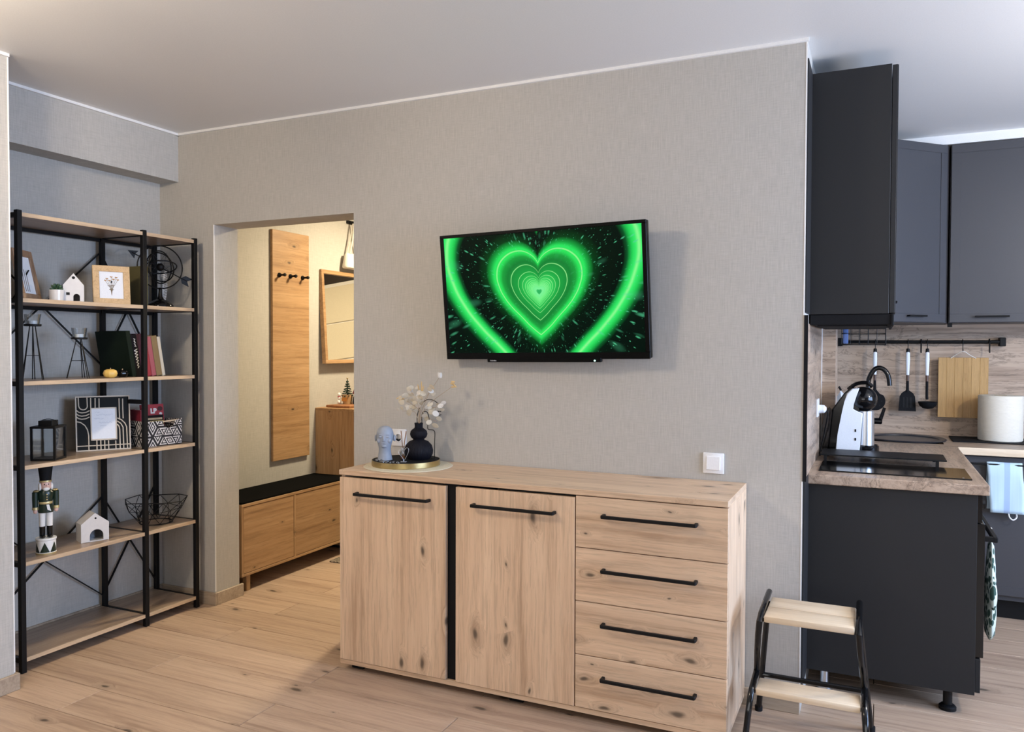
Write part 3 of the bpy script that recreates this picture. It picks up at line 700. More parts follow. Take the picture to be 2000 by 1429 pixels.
# ceramic house with pattern
def house(label, loc, rotz, w, d, hw_, hr, mt, door_w, door_h, door_x, win=None, hole=None):
    t = thing('ceramic_house', label, 'ornament', loc, rotz)
    prof = [(-w/2, 0), (w/2, 0), (w/2, hw_), (0, hr), (-w/2, hw_)]
    # front wall with an arched opening, shell behind it
    door = [(door_x+door_w/2, 0), (door_x+door_w/2, door_h-door_w/2)]+arc(door_x, door_h-door_w/2, door_w/2, 0, 180, 10)[1:]+[(door_x-door_w/2, 0)]
    fz = .004
    outline = [(-w/2, 0), (door_x-door_w/2, 0)]+[(q[0], q[1]) for q in door[::-1][1:]]
    poly = [(-w/2, 0)]+[(door_x-door_w/2, 0.004)]+[(q[0], max(q[1], .004)) for q in door[::-1][1:-1]]+[(door_x+door_w/2, .004)]+[(w/2, 0), (w/2, hw_), (0, hr), (-w/2, hw_)]
    bm = B(); prism(bm, poly, 'y', -d/2, -d/2+.006)
    obj('front_wall', bm, mt, t, False)
    bm = boxes((-w/2, w/2, -d/2+.006, d/2, 0, .004), (-w/2, -w/2+.005, -d/2+.006, d/2, .004, hw_), (w/2-.005, w/2, -d/2+.006, d/2, .004, hw_))
    prism(bm, prof, 'y', d/2-.006, d/2); obj('walls', bm, mt, t, False)
    bm = B()
    for s in (-1, 1): prism(bm, [(0, hr), (s*w/2, hw_), (s*(w/2-.006), hw_-.004), (0, hr-.008)], 'y', -d/2+.006, d/2)
    obj('roof', bm, mt, t, False)
    obj('inside_panel', boxes((-w/2+.006, w/2-.006, d/2-.012, d/2-.007, .004, hw_)), mat('dark_glaze', (.10, .10, .11), .15), t, False)
    if win: obj('window_opening', boxes((win[0]-.007, win[0]+.007, -d/2-.0006, -d/2+.001, win[1]-.006, win[1]+.006)), M['dark'], t, False)
    if hole: obj('round_opening', xf(lathe(B(), [(hole[2], 0), (hole[2], .0012), (0, .0012)], 16), Matrix.Translation((hole[0], -d/2+.0006, hole[1])) @ Matrix.Rotation(R(90), 4, 'X')), M['dark'], t, False)
    return t
M['marble'] = mat('glossy_white_glaze', (.74, .72, .71), .08, bump=.5, bscale=35)
house('tall glossy white ceramic house with round gable hole', (-3.055, -.693, Z2), R(55), .083, .06, .075, .128, M['marble'], .026, .036, .012, win=(-.022, .036), hole=(0, .108, .0065))
M['glaze'] = mat('stone_white_glaze', (.66, .62, .58), .3, bump=.2, bscale=80)
house('squat greyish-white ceramic house with a wide arched opening', (-3.06, -.605, Z5), R(68), .118, .085, .085, .132, M['glaze'], .058, .056, .006, hole=(.002, .108, .0045))
# olive box / book
def book(label, loc, rotz, w, d, h, cover, lean=0, page=True, spine=None, name='book', cat='book'):
    """upright book: thickness w along local x, depth d along local y, spine at -y; lean about local y"""
    t = thing(name, label, cat, loc, rotz)
    sgn = 1 if lean >= 0 else -1
    Mx = Matrix.Translation((w/2*sgn, 0, 0)) @ Matrix.Rotation(lean, 4, 'Y') @ Matrix.Translation((-w/2*sgn, 0, 0))
    bm = boxes((-w/2, -w/2+.002, -d/2, d/2, 0, h), (w/2-.002, w/2, -d/2, d/2, 0, h), (-w/2+.002, w/2-.002, -d/2, -d/2+.002, 0, h), bev=.0005)
    obj('cover', xf(bm, Mx), cover, t, False)
    obj('pages', xf(boxes((-w/2+.0021, w/2-.0021, -d/2+.0025, d/2-.003, .003, h-.003)), Mx), M['paperw'], t, False)
    if spine:
        bmq, mtq = spine; obj('spine_print', xf(bmq, Mx @ Matrix.Translation((0, -d/2-.0005, h*.5)) @ Matrix.Rotation(R(90), 4, 'X') @ Matrix.Rotation(R(90), 4, 'Z')), mtq, t, False)
    return t
M['olive'] = mat('olive_cloth', (.10, .085, .03), .75, bump=.3)
book('dull olive book standing behind the rack post beside the flower frame', (-3.155, -.300, Z2), R(90), .03, .19, .20, M['olive'])
# armillary
t = thing('armillary_sphere', 'black metal armillary sphere with an arrow on a domed foot', 'ornament', (-3.06, -.212, Z2), R(64))
obj('foot', lathe(B(), [(.064, 0), (.064, .008), (.057, .018), (.038, .031), (.018, .040), (.011, .055), (.008, .09), (.012, .095), (.006, .099)], 40), M['blackgloss'], t)
RC, cz = .108, .203
ring = lambda r_, M_, w_=.0033: tube(B(), [M_ @ Vector((r_*cos(2*pi*k/40), 0, r_*sin(2*pi*k/40)))+Vector((0, 0, cz)) for k in range(40)], w_, 6, closed=True)
I3 = Matrix.Identity(3)
obj('outer_ring', ring(RC, I3, .0034), M['black'], t)
obj('inner_ring', ring(.082, Matrix.Rotation(R(35), 3, 'Z')), M['black'], t)
obj('inner_ring', ring(.075, Matrix.Rotation(R(-50), 3, 'Z') @ Matrix.Rotation(R(20), 3, 'X')), M['black'], t)
obj('inner_ring', ring(.078, Matrix.Rotation(R(70), 3, 'X')), M['black'], t)
star = [Vector((.079*cos(2*pi*k*3/7+.3), -.006*(k % 2), .079*sin(2*pi*k*3/7+.3)+cz)) for k in range(7)]
obj('star_wire', tube(B(), star, .0022, 5, closed=True), M['black'], t)
obj('centre_ball', ball(B(), (0, 0, cz), .020), M['black'], t)
d = Vector((.897, 0, -.442)).normalized()
obj('arrow_shaft', tube(B(), [Vector((0, 0, cz))-d*.148, Vector((0, 0, cz))+d*.145], .0027, 6), M['black'], t)
nrm = Vector((d.z, 0, -d.x))
c0 = Vector((0, 0, cz))
def flat(bm, pts, th=.003):
    lo = [bm.verts.new((p.x, -th/2, p.z)) for p in pts]; hi = [bm.verts.new((p.x, th/2, p.z)) for p in pts]; n = len(pts)
    bm.faces.new(lo); bm.faces.new(hi[::-1])
    for k in range(n): bm.faces.new((lo[k], lo[(k+1) % n], hi[(k+1) % n], hi[k]))
    return bm
obj('arrow_head', flat(B(), [c0-d*.168, c0-d*.124+nrm*.022, c0-d*.131, c0-d*.124-nrm*.022]), M['black'], t, False)
obj('arrow_tail', flat(B(), [c0+d*.112, c0+d*.128+nrm*.022, c0+d*.166+nrm*.022, c0+d*.147, c0+d*.166-nrm*.022, c0+d*.128-nrm*.022]), M['black'], t, False)
# silvery feather
t = thing('feather_ornament', 'silvery ribbed feather ornament behind the armillary sphere', 'ornament', (-3.17, -.105, Z2), R(40))
bm = B()
for k in range(22):
    z = .006+k*.0085; x = .014*sin(k*.11); bar(bm, (x-.013, 0, z), (x+.013, 0, z+.010), .0035, .004)
bar(bm, (-.0, .0, .0), (.012, .0, .19), .004, .004)
obj('feather', bm, mat('pale_silver', (.82, .80, .77), .45), t, False)
# candle holders
def candle(label, loc, h, s, rz):
    t = thing('candle_holder', label, 'candle holder', loc, rz)
    for k in range(3):
        a = 2*pi*k/3; tp = (.012*cos(a), .012*sin(a), h)
        for da in (-.10, .10):
            obj('leg', tube(B(), [(s*cos(a+da), s*sin(a+da), 0.002), tp], .002, 6), M['black'], t)
    obj('brace_ring', tube(B(), [((s*.62)*cos(2*pi*k/3), (s*.62)*sin(2*pi*k/3), h*.46) for k in range(3)], .0015, 6, closed=True), M['black'], t)
    obj('plate', lathe(B(), [(.032, h), (.034, h+.002), (.034, h+.009), (.032, h+.009), (.031, h+.003), (0, h+.003)], 32), M['black'], t)
    g = obj('glass_cup', lathe(B(), [(.026, h+.004), (.033, h+.052), (.0315, h+.052), (.0245, h+.007), (0, h+.007)], 32), M['glass'], t)
    obj('tealight', lathe(B(), [(.019, h+.0075), (.019, h+.024), (.017, h+.024), (.016, h+.020), (0, h+.020)], 28), M['white_pl'], g)
candle('taller black tripod candle holder with a glass cup next to the rack left post', (-3.055, -.885, Z3), .232, .044, .4)
candle('shorter black tripod candle holder with a glass cup in front of a brace', (-3.05, -.670, Z3), .178, .052, .1)
# pumpkins
def pumpkin(label, loc, r_, mt):
    t = thing('pumpkin_candle', label, 'ornament', loc)
    bm = lathe(B(), [(0, 0.0), (r_*.55, 0), (r_*.85, r_*.22), (r_, r_*.65), (r_*.85, r_*1.12), (r_*.45, r_*1.3), (0, r_*1.2)], 48)
    for v in bm.verts:
        a = math.atan2(v.co.y, v.co.x); f = 1-.07*abs(sin(4*a)); v.co.x *= f; v.co.y *= f
    obj('body', bm, mt, t, ang=80)
    obj('stalk', tube(B(), [(0, 0, r_*1.18), (.001, .001, r_*1.5)], [.003, .002], 6), M['stem'], t)
pumpkin('small yellow pumpkin candle at the shelf front', (-3.0, -.551, Z3), .031, mat('yellow_wax', (.75, .48, .12), .4))
pumpkin('small glossy black pumpkin in front of the dark green book', (-3.03, -.462, Z3), .027, M['blackgloss'])
# books leaning on the third shelf
M['green'] = mat('dark_green_cloth', (.004, .010, .005), .6, spec=.15)
M['bk'] = mat('black_cover', (.006, .005, .008), .35, spec=.2)
M['wine'] = mat('purple_black_cover', (.045, .008, .03), .4)
M['red'] = mat('red_cover', (.36, .03, .045), .45)
M['tan'] = mat('tan_cover', (.26, .17, .07), .7)
M['cream'] = mat('cream_cover', (.66, .58, .45), .7)
def folder(label, loc, rotz, w, d, h, lean):
    return book(label, loc, rotz, w, d, h, M['green'], lean)
def leaner(label, y, w, d, h, mt, ln=10.5, spine=None):
    return book(label, (-3.02-d/2, y+w/2, Z3), R(90), w, d, h, mt, lean=R(-ln), spine=spine)
leaner('large dark green album leaning at the left of the book row', -.412, .024, .215, .222, M['green'], 10)
sp_ = B()
for i_ in range(13):      # worn, unreadable white spine lettering
    xx_ = -.062+i_*.0072; hh_ = .0045+.0004*i_
    bar(sp_, (xx_, -hh_ if i_ % 2 else hh_, 0), (xx_+.006, hh_ if i_ % 2 else -hh_, 0), .0035, .0008)
for i_ in range(7): bar(sp_, (.042+i_*.006, -.006+.002*(i_ % 3), 0), (.047+i_*.006, .004-.003*(i_ % 2), 0), .0025, .0008)
leaner('black paperback with bold white spine lettering', -.3865, .030, .14, .205, M['bk'], 10, (sp_, mat('white_print', (.75, .74, .72), .6)))
leaner('slim purple-black paperback between the black and red books', -.3555, .028, .14, .208, M['wine'], 10)
leaner('thick red booklet behind the rack post', -.3265, .026, .13, .195, M['red'], 10)
leaner('narrow pinkish-red paperback right of the rack post', -.2995, .026, .13, .195, mat('pink_red_cover', (.42, .10, .12), .5), 10)
leaner('tan cloth book leaning beside the cream one', -.272, .034, .14, .20, M['tan'], 10)
leaner('thin cream book at the right end of the leaning row', -.2365, .018, .14, .198, M['cream'], 10)
# lantern
t = thing('lantern', 'small black metal lantern with glass sides', 'lantern', (-3.06, -.815, Z4), R(30))
s, hh = .052, .14
obj('base', boxes((-s, s, -s, s, 0, .008), bev=.001), M['black'], t, False)
for a in (-1, 1):
    for b in (-1, 1): obj('corner_post', boxes((a*s-.005*(a > 0)*2+.0, a*s+.010*(a < 0)+.0, b*s-.010*(b > 0), b*s+.010*(b < 0), .008, hh)) if False else boxes((min(a*s, a*(s-.009)), max(a*s, a*(s-.009)), min(b*s, b*(s-.009)), max(b*s, b*(s-.009)), .008, hh)), M['black'], t, False)
    obj('glass_side', boxes((a*(s-.005)-.001, a*(s-.005)+.001, -s+.0095, s-.0095, .008, hh)), M['glass'], t, False)
    obj('glass_side', boxes((-s+.0095, s-.0095, a*(s-.005)-.001, a*(s-.005)+.001, .008, hh)), M['glass'], t, False)
obj('lid', boxes((-s-.001, s+.001, -s-.001, s+.001, hh, hh+.009), bev=.001), M['black'], t, False)
obj('chimney', boxes((-.029, .029, -.029, .029, hh+.009, hh+.032), bev=.001), M['black'], t, False)
obj('carry_ring', tube(B(), [(-.035, 0, hh+.012)]+[(.04*cos(R(180-a)), 0, hh+.016+.022*sin(R(a))) for a in range(0, 181, 20)]+[(.035, 0, hh+.012)], .0015, 5), M['black'], t)
# black and gold relief frame with a paper
t = thing('relief_frame', 'black square frame with raised cream arcs around a white note', 'picture frame', (-3.105, -.505, Z4), R(58))
w, h, ln = .235, .262, .16
Mx = Matrix.Translation((0, .006, 0)) @ Matrix.Rotation(-ln, 4, 'X')
M['relief'] = mat('champagne_relief', (.60, .52, .42), .45)
M['relief_black'] = mat('frame_black', (.007, .0075, .007), .5, spec=.15)
obj('panel', xf(boxes((-w/2, w/2, 0, .012, 0, h)), Mx), M['relief_black'], t, False)
def fp(zx, zy):   # measured on the enlarged photograph, straightened
    u = (zx-(215+(zy-140)*.035))/(1055.0+0*zy); v_ = (1300-(zx-250)*.085-zy)/1165.0
    return (-w/2+u*w, -.0015, v_*h)
def rib(pts, wd=.0028, par=t):
    return obj('relief_line', xf(tube(B(), [fp(*q) for q in pts], wd, 6), Mx), M['relief'], par)
ed = .0055
obj('frame_edge', xf(boxes((-w/2, w/2, -.004, .012, 0, ed), (-w/2, w/2, -.004, .012, h-ed, h), (-w/2, -w/2+ed, -.004, .012, ed, h-ed), (w/2-ed, w/2, -.004, .012, ed, h-ed)), Mx), M['relief'], t, False)
def AR(cx, cy, r_, a0, a1): return [(x, y) for x, y in arc(cx, cy, r_, a0, a1, 10)]
rib([(275, 150), (285, 330)]+AR(370, 330, 80, 180, 0)[1:]+[(440, 150)])
for yy in (440, 510, 575): rib([(235, yy-20), (290, yy+25), (350, yy+35), (430, yy+20), (495, yy-20)])
for xx in (510, 595, 670): rib([(xx, 150), (xx+5, 365)])
rib([(250, 665), (330, 680), (410, 740), (460, 830), (485, 950), (495, 1280)])
for xx in (1060, 1130): rib([(xx, 130), (xx+5, 360), (xx+15, 560)])
rib([(1030, 555), (1110, 590), (1180, 660), (1215, 740), (1240, 1230)])
rib([(1030, 620), (1100, 670), (1145, 750), (1165, 1230)])
rib([(1030, 690), (1065, 730), (1080, 800), (1095, 1235)])
for xx in (640, 715, 790, 865, 1005): rib([(xx, 1040), (xx+8, 1265)])
rib([(270, 1185), (1310, 1105)])
x0, _, z1 = fp(505, 365); x1, _, z0 = fp(1035, 1015)
obj('inner_edge', xf(boxes((x0, x1, -.005, .002, z0, z0+ed*1.2), (x0, x1, -.005, .002, z1-ed, z1), (x0, x0+ed, -.005, .002, z0, z1), (x1-ed, x1, -.005, .002, z0, z1)), Mx), M['relief'], t, False)
nt_ = obj('note', xf(boxes((x0+ed, x1-ed, -.003, -.001, z0+ed, z1-ed)), Mx), M['paperw'], t, False)
bm = B(); rnd = random.Random(11)
for i, (zz, a, b) in enumerate(((.86, .15, .35), (.78, .2, .9), (.66, .1, .5), (.54, .3, .85), (.45, .35, .6))):
    pts = []; n = int(14*(b-a)/.5)+4
    for k in range(n): pts.append((x0+ed+(x1-x0-2*ed)*(a+(b-a)*k/(n-1)), -.0031, z0+(z1-z0)*zz+rnd.uniform(-.003, .003)))
    tube(bm, pts, .00045, 4)
obj('handwriting', xf(bm, Mx), mat('pencil_blue', (.38, .42, .52), .9), nt_, False)
# patterned storage box
N = NT('triangle_pattern'); tc = N.n('TexCoord'); sp = N.n('SeparateXYZ'); N.l(tc.outputs['Object'], sp.inputs[0])
h1 = N.math('ADD', sp.outputs[0], sp.outputs[1]); z_ = sp.outputs[2]
S = 1/.055
u1 = N.math('MULTIPLY', h1, S); v1 = N.math('MULTIPLY', z_, S*.577)
A_ = N.math('SUBTRACT', u1, v1); B_ = N.math('SUBTRACT', N.math('MULTIPLY', z_, S*1.1547), 0)
fa = N.math('FRACT', A_); fb = N.math('FRACT', B_)
lower = N.math('LESS_THAN', N.math('ADD', fa, fb), 1.0)
def sel(c, a, b): return N.math('ADD', N.math('MULTIPLY', c, a), N.math('MULTIPLY', N.math('SUBTRACT', 1, c), b))
ca = sel(lower, fa, N.math('SUBTRACT', 1, fa)); cb2 = sel(lower, fb, N.math('SUBTRACT', 1, fb)); cc = N.math('SUBTRACT', N.math('SUBTRACT', 1, ca), cb2)
mn = N.math('MINIMUM', ca, N.math('MINIMUM', cb2, cc))
wn = N.n('TexWhiteNoise'); cbx = N.n('CombineXYZ'); N.l(N.math('FLOOR', A_), cbx.inputs[0]); N.l(N.math('FLOOR', B_), cbx.inputs[1]); N.l(lower, cbx.inputs[2]); N.l(cbx.outputs[0], wn.inputs['Vector'])
rv = wn.outputs['Value']
m2 = sel(N.math('LESS_THAN', rv, .33), N.math('MINIMUM', ca, cb2), sel(N.math('LESS_THAN', rv, .66), N.math('MINIMUM', cb2, cc), N.math('MINIMUM', ca, cc)))
stripe = N.math('LESS_THAN', N.math('FRACT', N.math('MULTIPLY', m2, 4.6)), .5)
N.l(N.mix(stripe, (.70, .66, .63), (.012, .011, .014)), N.b.inputs['Base Color']); N.b.inputs['Roughness'].default_value = .7
t = thing('storage_box', 'storage box with black and white triangle pattern and cutout handle', 'storage box', (-3.085, -.236, Z4), R(84))
bw, bd, bh = .21, .155, .128
poly = [(-bw/2, 0), (bw/2, 0), (bw/2, bh+.004), (bw/2-.035, bh-.006), (bw/2-.05, bh-.035), (bw/2-.075, bh-.042), (bw/2-.10, bh-.03), (bw/2-.11, bh-.002), (-bw/2, bh-.002)]
obj('front_panel', prism(B(), poly, 'y', -bd/2, -bd/2+.003), N.m, t, False)
obj('box_side', boxes((-bw/2, -bw/2+.003, -bd/2+.003, bd/2, 0, bh)), N.m, t, False)
obj('box_side', boxes((bw/2-.003, bw/2, -bd/2+.003, bd/2, 0, bh)), N.m, t, False)
obj('back_panel', boxes((-bw/2+.003, bw/2-.003, bd/2-.003, bd/2, 0, bh)), N.m, t, False)
obj('box_floor', boxes((-bw/2+.003, bw/2-.003, -bd/2+.003, bd/2-.003, 0, .003)), M['blackmat'], t, False)
obj('wooden_rod', tube(B(), [(bw/2-.115, -bd/2+.012, bh-.01), (bw/2-.004, -bd/2+.012, bh-.004)], .004, 8), M['birch'], t)
Mb = Matrix.Translation((-3.085, -.236, Z4)) @ Matrix.Rotation(R(84), 4, 'Z')
def inbox(x, y): return tuple(Mb @ Vector((x, y, .0035)))
# books inside the box
def flatbook(label, x, y, w, th, h, mt, leanx, extra=None):
    t = thing('book', label, 'book', inbox(x, y), R(84))
    Mx = Matrix.Rotation(-leanx, 4, 'X')
    obj('cover', xf(boxes((-w/2, w/2, 0, .0015, 0, h), (-w/2, w/2, th-.0015, th, 0, h), (-w/2, -w/2+.0015, .0015, th-.0015, 0, h)), Mx), mt, t, False)
    obj('pages', xf(boxes((-w/2+.0016, w/2-.002, .0016, th-.0016, .002, h-.002)), Mx), M['paperw'], t, False)
    if extra:
        for nm, bmq, mtq in extra: obj(nm, xf(bmq, Mx), mtq, t, False)
    return t
def txt(s, size, x, z, bold=.0015): return xf(text_bm(s, size, .0004, bold), Matrix.Translation((x, -.0006, z)) @ Matrix.Rotation(R(90), 4, 'X'))
wp = mat('white_ink', (.8, .78, .75), .6)
flatbook('red paperback with white letters LP standing in the patterned box', .014, .012, .125, .014, .20, M['red'], .10,
         [('cover_lettering', txt('LP', .034, .004, .165, .002), wp), ('cover_lettering', txt('nlp', .012, .044, .152), wp), ('cover_emblem', ball(B(), (.042, -.0005, .176), .015, .0006, .012, 12, 8), mat('dark_red_ink', (.06, .012, .014), .6))])
flatbook('black and yellow paperback in front of the red one in the patterned box', -.012, -.022, .115, .012, .147, M['bk'], .06,
         [('cover_band', boxes((-.04, .05, -.0008, 0, .124, .134)), M['silver']), ('cover_band', boxes((-.02, .057, -.0008, 0, .10, .119)), mat('yellow_ink', (.62, .46, .12), .6))])
flatbook('crimson hardback with pale spine at the left of the patterned box', -.080, -.03, .026, .085, .178, mat('crimson_cover', (.20, .015, .03), .5), .0,
         [('spine_label', boxes((-.008, .008, -.0008, 0, .085, .155)), M['paperw'])])
# nutcracker
t = thing('nutcracker', 'nutcracker soldier figurine in green coat standing on a drum', 'figurine', (-3.035, -.848, Z5), R(66))
M['nwhite'] = mat('nutcracker_white', (.80, .79, .76), .3); M['ngreen'] = mat('nutcracker_green', (.008, .022, .014), .3); M['skin'] = mat('painted_skin', (.72, .46, .38), .4); M['ngold'] = mat('nutcracker_gold', (.62, .5, .25), .4, .6)
obj('drum', lathe(B(), [(.04, .006), (.038, .008), (.038, .058), (.04, .06), (.041, .064), (.040, .068), (0, .068)], 48), M['nwhite'], t)
obj('drum_hoop', lathe(B(), [(.040, 0), (.0405, .006), (.038, .0065), (0, .0065)], 48), M['ngold'], t)
bm = B()
for k in range(6):
    a = 2*pi*k/6+.2; hwid = pi/6*.98; r_ = .0386
    grid = []
    for i in range(7):
        f = i/6; row_ = []
        for j in range(7):
            aa = a+hwid*(2*j/6-1)*(1-f); row_.append(bm.verts.new((r_*cos(aa), r_*sin(aa), .008+f*.044)))
        grid.append(row_)
    for i in range(6):
        for j in range(6):
            vs_ = [grid[i][j], grid[i][j+1], grid[i+1][j+1], grid[i+1][j]]
            try: bm.faces.new(vs_)
            except ValueError: pass
bmesh.ops.remove_doubles(bm, verts=bm.verts, dist=1e-6)
obj('drum_triangles', bm, M['ngreen'], t)
for s in (-1, 1):
    b_ = B(); lathe(b_, [(.0105, .07), (.0115, .115), (.0125, .118)], 20, c=(s*.0145, 0, 0)); ball(b_, (s*.0145, -.010, .075), .0105, .019, .007, 14, 8)
    obj('boot', b_, M['blackgloss'], t)
    obj('leg', lathe(B(), [(.0115, .1165), (.0125, .155), (.0135, .185)], 20, c=(s*.0145, 0, 0)), M['nwhite'], t)
    ar = obj('arm', lathe(B(), [(.006, 0), (.0115, -.004), (.012, -.03), (.0105, -.075), (.011, -.078)], 20, c=(s*.040, 0, .272)), M['ngreen'], t)
    obj('cuff', lathe(B(), [(.0118, -.068), (.0122, -.079), (.0116, -.0795)], 20, c=(s*.040, 0, .272)), M['ngold'], ar)
    obj('hand', ball(B(), (s*.040, -.001, .186), .0085, .009, .0105, 14, 10), M['skin'], ar)
    obj('epaulette', ball(B(), (s*.036, 0, .273), .012, .013, .005, 16, 8), M['ngold'], t)
obj('coat', lathe(B(), [(.029, .178), (.031, .185), (.0265, .218), (.0265, .225), (.031, .25), (.0325, .266), (.025, .276), (.013, .279)], 32, sy=.78), M['ngreen'], t)
obj('belt', lathe(B(), [(.0272, .216), (.0278, .217), (.0278, .225), (.0272, .226)], 32, sy=.79), M['ngold'], t)
for z in (.236, .247, .258): obj('button', ball(B(), (0, -.0255, z), .0028, .002, .0028, 8, 6), M['ngold'], t)
obj('coat_tail', flat(B(), [Vector((-.006, 0, .214)), Vector((.004, 0, .214)), Vector((.012, 0, .184)), Vector((-.002, 0, .192))]), M['nwhite'], t, False, loc=(.004, -.0245, 0))
hd = obj('head', lathe(B(), [(.012, .275), (.019, .281), (.0215, .292), (.0215, .306), (.019, .315)], 28), M['skin'], t)
for s in (-1, 1): obj('eye', ball(B(), (s*.0075, -.0205, .302), .0022, .0015, .0028, 8, 6), M['blackgloss'], hd)
obj('nose', ball(B(), (0, -.0225, .297), .003, .005, .0035, 8, 6), M['skin'], hd)
hb = B(); ball(hb, (0, .004, .298), .0245, .021, .020, 20, 12)
for s in (-1, 1): ball(hb, (s*.0225, -.002, .290), .007, .011, .018, 12, 8)
obj('hair', hb, M['nwhite'], t)
bd_ = B(); ball(bd_, (0, -.016, .281), .013, .008, .009, 14, 8); obj('beard', bd_, M['nwhite'], t)
obj('hat_band', lathe(B(), [(.0235, .311), (.0245, .314), (.0235, .318)], 28), M['ngold'], t)
obj('hat', lathe(B(), [(.0222, .317), (.0225, .325), (.0285, .378), (.0275, .380), (0, .380)], 32), M['blackmat'], t)
# wire bowl
t = thing('wire_bowl', 'black geometric wire fruit bowl at the shelf right end', 'bowl', (-3.10, -.213, Z5), .2)
n = 9; r0, r1, r2 = .078, .125, .150; z0_, z1_, z2_ = .003, .075, .115
ra = [(r0*cos(2*pi*k/n), r0*sin(2*pi*k/n), z0_) for k in range(n)]
rb_ = [(r1*cos(2*pi*(k+.5)/n), r1*sin(2*pi*(k+.5)/n), z1_-.012*(k % 2)) for k in range(n)]
rc = [(r2*cos(2*pi*k/n), r2*sin(2*pi*k/n), z2_+.01*((k*2) % 3)/2) for k in range(n)]
obj('rim_wire', tube(B(), rc, .0022, 6, closed=True), M['black'], t)
obj('base_wire', tube(B(), [(r0*cos(2*pi*k/28), r0*sin(2*pi*k/28), z0_) for k in range(28)], .0025, 6, closed=True), M['black'], t)
obj('middle_wire', tube(B(), rb_, .0016, 5, closed=True), M['black'], t)
for k in range(n):
    obj('strut_wire', tube(B(), [ra[k], rb_[k], rc[(k+1) % n]], .0016, 5), M['black'], t)
    obj('strut_wire', tube(B(), [ra[(k+1) % n], rb_[k], rc[k]], .0016, 5), M['black'], t)

# ------------------------------------------------------------------ hallway
t = thing('shoe_bench', 'low oak hall bench with two flap fronts and black seat pad', 'bench', (-3.248, .2, 0))
D, Lb = .328, 1.02
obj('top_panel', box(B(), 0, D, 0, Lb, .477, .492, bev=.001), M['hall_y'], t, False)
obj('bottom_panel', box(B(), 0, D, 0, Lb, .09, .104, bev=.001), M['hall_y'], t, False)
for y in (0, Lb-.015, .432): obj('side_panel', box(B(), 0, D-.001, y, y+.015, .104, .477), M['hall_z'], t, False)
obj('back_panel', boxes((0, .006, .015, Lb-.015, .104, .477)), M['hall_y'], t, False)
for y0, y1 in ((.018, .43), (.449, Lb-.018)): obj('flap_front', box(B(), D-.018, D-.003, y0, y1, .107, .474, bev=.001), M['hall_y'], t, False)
obj('seat_pad', box(B(), .004, D-.006, .004, Lb-.004, .492, .503, bev=.003), mat('black_felt', (.004, .004, .004), .95, spec=.03), t, False)
for y in (.05, Lb-.07):
    for x in (.03, D-.045): obj('leg', box(B(), x, x+.03, y, y+.03, 0, .09, bev=.002), M['hall_z'], t, False)
t = thing('coat_panel', 'tall oak coat panel with three black hooks on the hall wall', 'coat rack', (-3.248, .8, .636))
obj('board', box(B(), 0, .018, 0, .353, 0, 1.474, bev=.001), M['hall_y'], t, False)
for y in (.06, .165, .285):
    obj('coat_hook', xf(lathe(B(), [(.015, 0), (.015, .006), (.0075, .014), (.0065, .03), (.0095, .04), (.011, .046), (.009, .053), (0, .054)], 20), Matrix.Translation((.018, y, 1.188)) @ Matrix.Rotation(R(90), 4, 'Y')), M['black'], t)
t = thing('shoe_cabinet', 'waist-high oak cabinet standing past the hall bench', 'cabinet', (-3.248, 1.237, 0))
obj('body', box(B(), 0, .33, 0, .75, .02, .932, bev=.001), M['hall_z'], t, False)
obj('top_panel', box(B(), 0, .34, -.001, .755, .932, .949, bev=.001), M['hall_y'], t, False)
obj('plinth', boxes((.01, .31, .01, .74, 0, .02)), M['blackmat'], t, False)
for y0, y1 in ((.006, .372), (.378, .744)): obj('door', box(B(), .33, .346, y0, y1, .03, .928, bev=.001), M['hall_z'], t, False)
# tray board with small figures
tag(obj('serving_board', box(B(), -3.2, -3.0, 1.29, 1.80, .9492, .966, bev=.004, seg=2), wood('dark_board', (.3, .14, .06), (.24, .1, .04), (.15, .06, .03), axis='y', knots=0)), 'long dark wooden board lying on the hall cabinet', 'board')
t = thing('potted_fir', 'tiny green fir tree in a kraft paper pot on the hall cabinet', 'plant', (-3.13, 1.44, .9662))
obj('pot', lathe(B(), [(.030, 0), (.038, .065), (.035, .065), (.033, .055), (0, .055)], 24), mat('kraft_paper', (.42, .26, .12), .8), t)
obj('pot_label', box(B(), -.022, .022, -.0375, -.0355, .02, .045), mat('orange_label', (.55, .24, .05), .7), t, False)
bm = B(); rnd = random.Random(2)
for lv in range(7):
    z = .055+lv*.016; r_ = .042*(1-lv/7.5)
    for k in range(9):
        a = 2*pi*k/9+lv*.5; bar(bm, (0, 0, z+.008), (r_*cos(a), r_*sin(a), z+rnd.uniform(-.004, .006)), .008, .006)
tube(bm, [(0, 0, .05), (0, 0, .172)], [.006, .003], 6)
obj('branches', bm, mat('fir_green', (.012, .035, .022), .8), t, False)
obj('top_star', ball(B(), (0, 0, .178), .006, u=8, v=6), M['gold'], t)
t = thing('gnome', 'gnome figurine with a dark red dotted cap and white beard', 'figurine', (-3.06, 1.47, .9662), R(40))
obj('body', lathe(B(), [(.036, 0), (.040, .012), (.036, .045), (.026, .062), (0, .066)], 28), mat('navy_coat', (.01, .012, .02), .9), t)
obj('beard', ball(B(), (0, -.024, .055), .024, .016, .03, 16, 10), mat('white_fur', (.75, .7, .62), .95), t)
obj('nose', ball(B(), (0, -.037, .076), .008), mat('gnome_nose', (.6, .35, .25), .6), t)
cp = obj('cap', lathe(B(), [(.036, .070), (.038, .078), (.028, .105), (.014, .145), (.004, .168), (0, .17)], 28), mat('wine_felt', (.16, .012, .02), .9), t)
